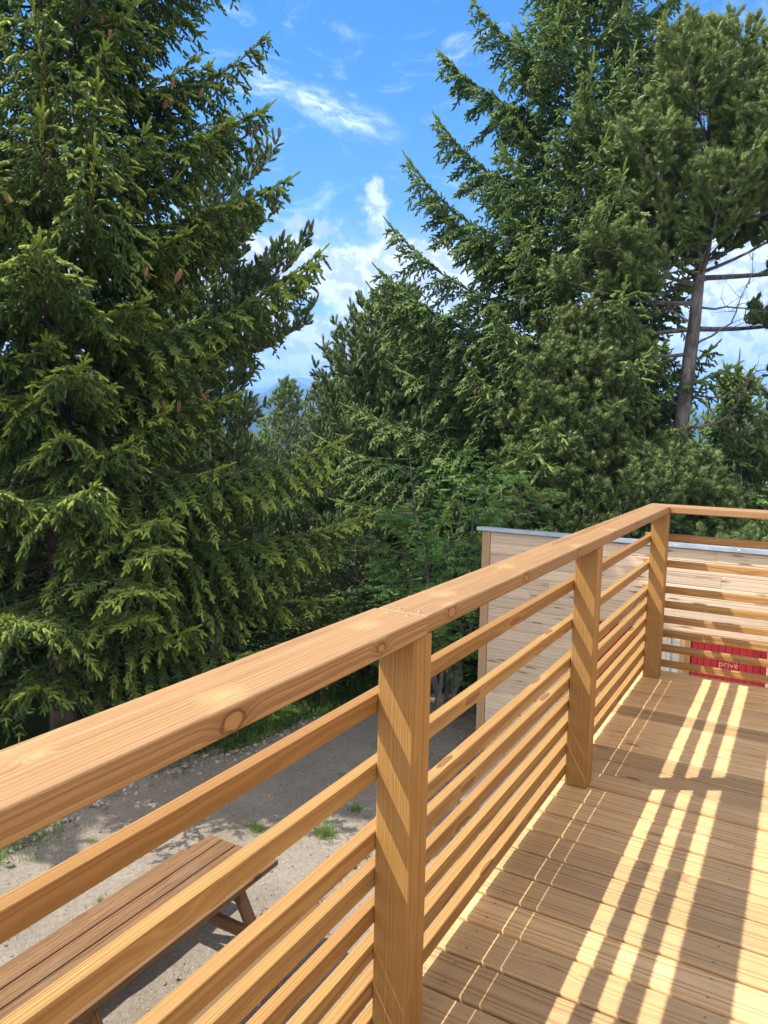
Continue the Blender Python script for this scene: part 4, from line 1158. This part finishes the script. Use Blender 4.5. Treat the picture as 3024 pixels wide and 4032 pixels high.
k = (e < .25); x = x[k]; y = y[k]; s = .0035 + .010 * rng.random(len(x)) ** 4 + .003 * rng.random(len(x)); hz_ = height(x, y); stones(a, rng, x, y, s)
# rocky rim of the fill
t = rng.random(900); yy = rng.uniform(2.5, 7.2, 900); xx = np.interp(yy, EY, EX) + rng.normal(size=900) * .10 + .04
s = .008 + .030 * rng.random(900) ** 4; hz_ = height(xx, yy); stones(a, rng, xx, yy, s)
# loose heap of gravel along the terrace and shed foot
xx = rng.normal(-2.75, .16, 900); yy = rng.uniform(1.5, 8.2, 900); s = .006 + .02 * rng.random(900) ** 3; hz_ = height(xx, yy) + .01; stones(a, rng, xx, yy, s)
tag(a.build('gravel', M['gravel'], None), kind='stuff')
for (x, y, s, lb) in [(-5.80, 4.36, .055, 'pale fist-sized stone on the rim of the dirt, biggest at the left'), (-5.52, 4.86, .04, 'angular grey stone on the rim of the dirt, right of the pale one'), (-5.66, 4.62, .038, 'brownish stone on the rim of the dirt between two paler stones')]:
    a = Acc(); V = IV * (1 + rng.normal(size=(len(IV), 1)) * .14) * s * [1, .8, .7]; z = float(height(np.array([x]), np.array([y]))[0]) + s * .3
    a.add(V, IF, .95 if s > .05 else .5); o = a.build('stone', M['gravel'], None); o.location = (x, y, z); tag(o, lb, 'stone')
# fallen needles and broken twiglets on the dirt
a = Acc(); n_ = 1500; x = rng.uniform(-5.9, -1.2, n_); y = rng.uniform(-.4, 9.0, n_)
k = (edge_dist(x, y) < 0) & (nz(x, y, 1.4, 21) + rng.normal(size=n_) * .4 > 0); x = x[k]; y = y[k]; zz = height(x, y) + .004
th = rng.random(len(x)) * 6.3; ln = rng.uniform(.01, .05, len(x)) * np.where(rng.random(len(x)) < .06, 3, 1)
tubes(a, [(np.array([x[i], y[i], zz[i]]), np.array([x[i] + math.cos(th[i]) * ln[i], y[i] + math.sin(th[i]) * ln[i], zz[i] + .003]), .0016, .001) for i in range(len(x))])
tag(a.build('litter', M['deadtwig'], None), kind='stuff')
# fallen log on the bank
def log_(name, A, B, r, label):
    A = np.array(A); B = np.array(B); n = 14; rg = np.random.default_rng(6)
    pts = [A + (B - A) * i / n + rg.normal(size=3) * .008 for i in range(n + 1)]
    a = Acc(); path_tube(a, pts, [r * (1 - .25 * i / n) for i in range(n + 1)], 16, rg, .05)
    o = a.build('log', M['bark_pine'], None, True, org=tuple(A)); o.location = Vector(A); tag(o, label, 'log')
log_('log', (-6.35, 4.5, -2.98), (-5.98, 6.1, -3.0), .11, 'grey-brown fallen log lying along the shaded bank at the edge of the dirt')

# ------------------------------------------------------------------ mountains
def ridge(name, prof, D, mat_, depth, seed):
    """hill range whose crest follows elevations (degrees) over azimuth (degrees left of +Y) at distance D"""
    az = np.linspace(-25, 85, 420); pa = np.array([q[0] for q in prof]); pe = np.array([q[1] for q in prof])
    el = np.interp(az, pa, pe)
    rg = np.random.default_rng(seed)
    el = el + .035 * nz(az, az * .3, 2.3, seed) + .018 * nz(az, az, 7.1, seed + 1) + rg.normal(size=len(az)) * .006
    rows = 26; V = []
    for j in range(rows):
        f = j / (rows - 1); d = D + depth * (f - .62)
        p = (1 - abs(f - .62) / (.62 if f < .62 else .38)); p = p ** .85 if f < .62 else p
        for i in range(len(az)):
            top = math.tan(R(el[i])) * D + CAMP[2]
            rr = d * (1 + .025 * math.sin(az[i] * 1.9 + seed) * (1 - p)); zb = -45
            gully = (1 - p) * p * (.30 * math.sin(az[i] * 3.1 + 2.2 * f + seed) + .18 * math.sin(az[i] * 7.7 - 3 * f)) * .5
            z = zb + (top - zb) * max(0, p + gully)
            V.append((CAMP[0] - math.sin(R(az[i])) * rr, CAMP[1] + math.cos(R(az[i])) * rr, z))
    m = len(az); F = []
    for j in range(rows - 1):
        for i in range(m - 1):
            a_ = j * m + i; F += [(a_, a_ + m, a_ + m + 1), (a_, a_ + m + 1, a_ + 1)]
    a = Acc(); a.add(V, F); return tag(a.build(name, mat_, None, True), kind='structure')
def hill_mat(name, forest, meadow, sc):
    n = N(name); P = n.node('ShaderNodeNewGeometry').outputs['Position']
    a = n.noise(P, sc, 5, .6); b = n.noise(P, .06, 3, .7)
    c = n.mix(n.mapr(a, .52, .60), forest, meadow); c = n.mix(n.math('MULTIPLY', b, .5), c, (.02, .035, .015))
    return n.done(n.bsdf(c, 1.0, n.bump(b, 1.0, 8.0), spec=0))
M['hill'] = hill_mat('hill_forest', (.030, .055, .022), (.12, .13, .05), .0035)
M['hill2'] = hill_mat('high_pasture', (.05, .075, .035), (.14, .14, .08), .0018)
ridge('hill', [(-25, 1.6), (20, 1.9), (30, 2.1), (35, 2.33), (36.2, 2.42), (38.5, 2.62), (40, 2.75), (45, 2.6), (60, 2.9), (85, 2.2)], 1800, M['hill'], 900, 1)
ridge('mountain', [(-25, 1.8), (20, 2.0), (30, 2.3), (32, 2.45), (34.5, 3.02), (35.7, 3.5), (36.5, 3.84), (37.0, 3.93), (37.4, 3.95), (37.9, 3.76), (39, 2.95), (41, 2.5), (60, 2.2), (85, 1.8)], 3200, M['hill'], 1300, 2)
ridge('mountain', [(-25, 2.5), (20, 2.8), (28, 3.1), (33.2, 3.66), (34.5, 3.85), (35.5, 4.06), (36.4, 4.2), (37.3, 3.95), (38.5, 3.4), (41, 2.9), (60, 2.5), (85, 2.2)], 5200, M['hill2'], 1600, 3)

# ------------------------------------------------------------------ air
me = bpy.data.meshes.new('haze'); bm = bmesh.new(); bmesh.ops.create_cube(bm, size=1.0)
for v in bm.verts: v.co = Vector((v.co.x * 13600 - 3.6, v.co.y * 13600 + 5.2, 470 if v.co.z > 0 else -760))
bm.to_mesh(me); bm.free()
n = N('haze_air'); vol = n.node('ShaderNodeVolumePrincipled')
vol.inputs['Color'].default_value = (.26, .50, 1.0, 1); vol.inputs['Density'].default_value = .00034; vol.inputs['Anisotropy'].default_value = .0
n.l.new(vol.outputs[0], n.out.inputs['Volume'])
hz = link('haze', me, n.m); tag(hz, kind='stuff')

# ------------------------------------------------------------------ sky and sun
SUN = np.array([-1, -.61, 1.6507]); SUN = SUN / np.linalg.norm(SUN)
sun_el = math.asin(SUN[2]); sun_az = math.atan2(SUN[0], SUN[1])
w = bpy.data.worlds.new('World'); scn.world = w; w.use_nodes = True
class W(N):
    def __init__(s, t):
        s.t = t; s.n = t.nodes; s.l = t.links; s.n.clear(); s.out = s.n.new('ShaderNodeOutputWorld')
n = W(w.node_tree)
sky = n.node('ShaderNodeTexSky', sky_type='NISHITA'); sky.sun_disc = False
sky.sun_elevation = sun_el; sky.sun_rotation = sun_az; sky.altitude = 1600; sky.air_density = 1.25; sky.dust_density = .35; sky.ozone_density = 2.6
D = n.vmath('NORMALIZE', n.coord('Generated')); x, y, z = n.sep(D)
az = n.math('MULTIPLY', n.math('ARCTAN2', n.math('MULTIPLY', x, -1.0), y), 57.2958)
el = n.math('MULTIPLY', n.math('ARCSINE', z), 57.2958)
A = n.comb(az, el, 0.0)
warp = n.noise(A, .35, 4, .6, col_=True)
wv = n.vmath('SCALE', n.vmath('SUBTRACT', warp, (.5, .5, .5)), 1.0)
def line_d(a0, e0, a1, e1):
    """distance measures along a streak from (a0,e0) to (a1,e1)"""
    dx, dy = a1 - a0, e1 - e0; L = math.hypot(dx, dy); dx /= L; dy /= L
    u = n.math('ADD', n.math('MULTIPLY', n.math('SUBTRACT', az, a0), dx), n.math('MULTIPLY', n.math('SUBTRACT', el, e0), dy))
    v = n.math('ADD', n.math('MULTIPLY', n.math('SUBTRACT', az, a0), -dy), n.math('MULTIPLY', n.math('SUBTRACT', el, e0), dx))
    return u, v, L
def blob(a0, e0, ra, re, soft=.9):
    q = n.vmath('MULTIPLY', n.vmath('SUBTRACT', A, (a0, e0, 0)), (1 / ra, 1 / re, 0))
    return n.mapr(n.vmath('LENGTH', q), 1.0 + soft / 2, 1.0 - soft / 2)
# cirrus streak
u, v, L = line_d(41.5, 24.3, 28.6, 20.7)
wu, wvv, _w = n.sep(wv)
v2 = n.math('MULTIPLY_ADD', wu, 1.9, v)
fil = n.noise(n.comb(n.math('MULTIPLY', u, .35), n.math('MULTIPLY', v2, 1.5), 3.0), 1.0, 6, .68, .8)
env = n.math('MULTIPLY', n.mapr(u, -.5, 4.0), n.mapr(u, 14.0, 9.0))
wid = n.mapr(n.math('ABSOLUTE', v2), 1.35, .1)
cir = n.math('MULTIPLY', n.math('MULTIPLY', env, wid), n.mapr(fil, .30, .82))
wis = n.noise(n.vmath('MULTIPLY', A, (.16, .42, 0)), 1.0, 7, .68, 1.0)
cir2 = n.math('MULTIPLY', n.mapr(wis, .50, .78), .40)
cirt = n.math('MAXIMUM', n.math('MULTIPLY', cir, .95), cir2)
# cumulus
An = n.vmath('ADD', A, n.vmath('SCALE', wv, 1.2))
cn = n.noise(An, .42, 9, .60)
cn2 = n.noise(n.vmath('ADD', An, (.35, -.45, 0)), .42, 9, .60)
bank = n.mapr(n.math('MULTIPLY_ADD', n.math('SUBTRACT', cn, .5), 8.0, el), 14.9, 12.9)
bank = n.math('MAXIMUM', bank, n.math('MULTIPLY', n.mapr(el, 16.5, 9.5), .55))
holes = n.math('MULTIPLY', blob(35.7, 9.1, 2.0, .75, 1.0), n.mapr(cn2, .40, .50))
bank = n.math('MULTIPLY', bank, n.math('SUBTRACT', 1.0, n.math('MULTIPLY', holes, .9)))
bn = n.noise(n.vmath('ADD', A, (0, 0, 5)), .8, 7, .62)
def puff(a0, e0, ra, re, th=.46):
    b = blob(a0, e0, ra, re, 1.5)
    return n.mapr(n.math('MULTIPLY_ADD', b, .55, bn), .36 + th, .64 + th)
pf = puff(30.8, 15.6, 1.5, 2.2, .44)
for q in [(30.9, 17.1, .8, 1.3, .40), (35.3, 14.7, 1.6, 1.0, .43), (41.7, 18.4, .6, 1.1, .40), (38.6, 15.7, 1.0, .6, .45)]: pf = n.math('MAXIMUM', pf, puff(*q))
cum = n.math('MAXIMUM', bank, n.math('MULTIPLY', pf, .7))
# unseen broken cloud added away from this view as neutral fill light
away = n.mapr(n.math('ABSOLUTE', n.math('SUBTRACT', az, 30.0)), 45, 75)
fill_cloud = n.math('MULTIPLY', n.math('MULTIPLY', away, n.mapr(cn, .38, .50)), n.mapr(el, 70, 50))
cum = n.math('MAXIMUM', cum, fill_cloud)
cum = n.math('MULTIPLY', cum, n.mapr(el, -1.5, 2.5))
shade = n.mapr(n.math('SUBTRACT', cn, cn2), -.06, .06)
det = n.noise(An, .85, 8, .60)
hi = n.mapr(n.math('ADD', n.math('MULTIPLY', shade, .55), n.math('MULTIPLY', n.mapr(det, .40, .62), .45)), .15, .75)
# cloud radiance (sky strength units)
SB = .115
ccol = n.mix(hi, (4.1, 4.35, 4.75), (7.2, 7.2, 7.2))
ccol = n.mix(away, ccol, (14.5, 13.4, 11.8))  # added clouds out of view, brightened further for fill
skyc = n.node('ShaderNodeHueSaturation'); n.put(skyc.inputs['Color'], sky.outputs[0]); skyc.inputs['Saturation'].default_value = 1.42; skyc.inputs['Value'].default_value = .95
s1 = n.mix(n.math('MULTIPLY', cirt, n.mapr(el, 10, 16)), skyc.outputs[0], (7.6, 8.2, 9.3))
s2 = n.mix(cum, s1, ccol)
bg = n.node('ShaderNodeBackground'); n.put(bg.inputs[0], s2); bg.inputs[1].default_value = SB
n.l.new(bg.outputs[0], n.out.inputs[0])
w.cycles.sampling_method = 'MANUAL'; w.cycles.sample_map_resolution = 512

sl = bpy.data.lights.new('sun', 'SUN'); sl.energy = 4.6; sl.angle = R(.53); sl.color = (1.0, .945, .86)
so_ = bpy.data.objects.new('sun', sl); col.objects.link(so_)
so_.rotation_euler = Vector(SUN).to_track_quat('Z', 'Y').to_euler(); so_.location = (-20, -12, 40)

# ------------------------------------------------------------------ camera
cam = bpy.data.cameras.new('camera'); co_ = bpy.data.objects.new('camera', cam); col.objects.link(co_)
cam.sensor_fit = 'HORIZONTAL'; cam.sensor_width = 36; cam.lens = 36 * 2929.76 / 3024
cam.clip_start = .02; cam.clip_end = 30000
fw = Vector((-0.49351057, 0.86332403, -0.10544635)); rt = Vector((0.86697025, 0.49797786, 0.01951014)); upv = Vector((-0.06935352, 0.08179039, 0.99423358))
m = Matrix((rt, upv, -fw)).transposed().to_4x4(); m.translation = Vector((0.78592747, -1.36255999, 1.41499652))
co_.matrix_world = m
scn.camera = co_

scn.view_settings.view_transform = 'Standard'; scn.view_settings.look = 'None'; scn.view_settings.exposure = .92; scn.view_settings.gamma = 1
scn.render.engine = 'CYCLES'
c = scn.cycles
c.max_bounces = 8; c.diffuse_bounces = 3; c.transmission_bounces = 3; c.glossy_bounces = 2; c.volume_bounces = 1; c.transparent_max_bounces = 4
c.use_adaptive_sampling = True; c.adaptive_threshold = .02; c.use_denoising = True
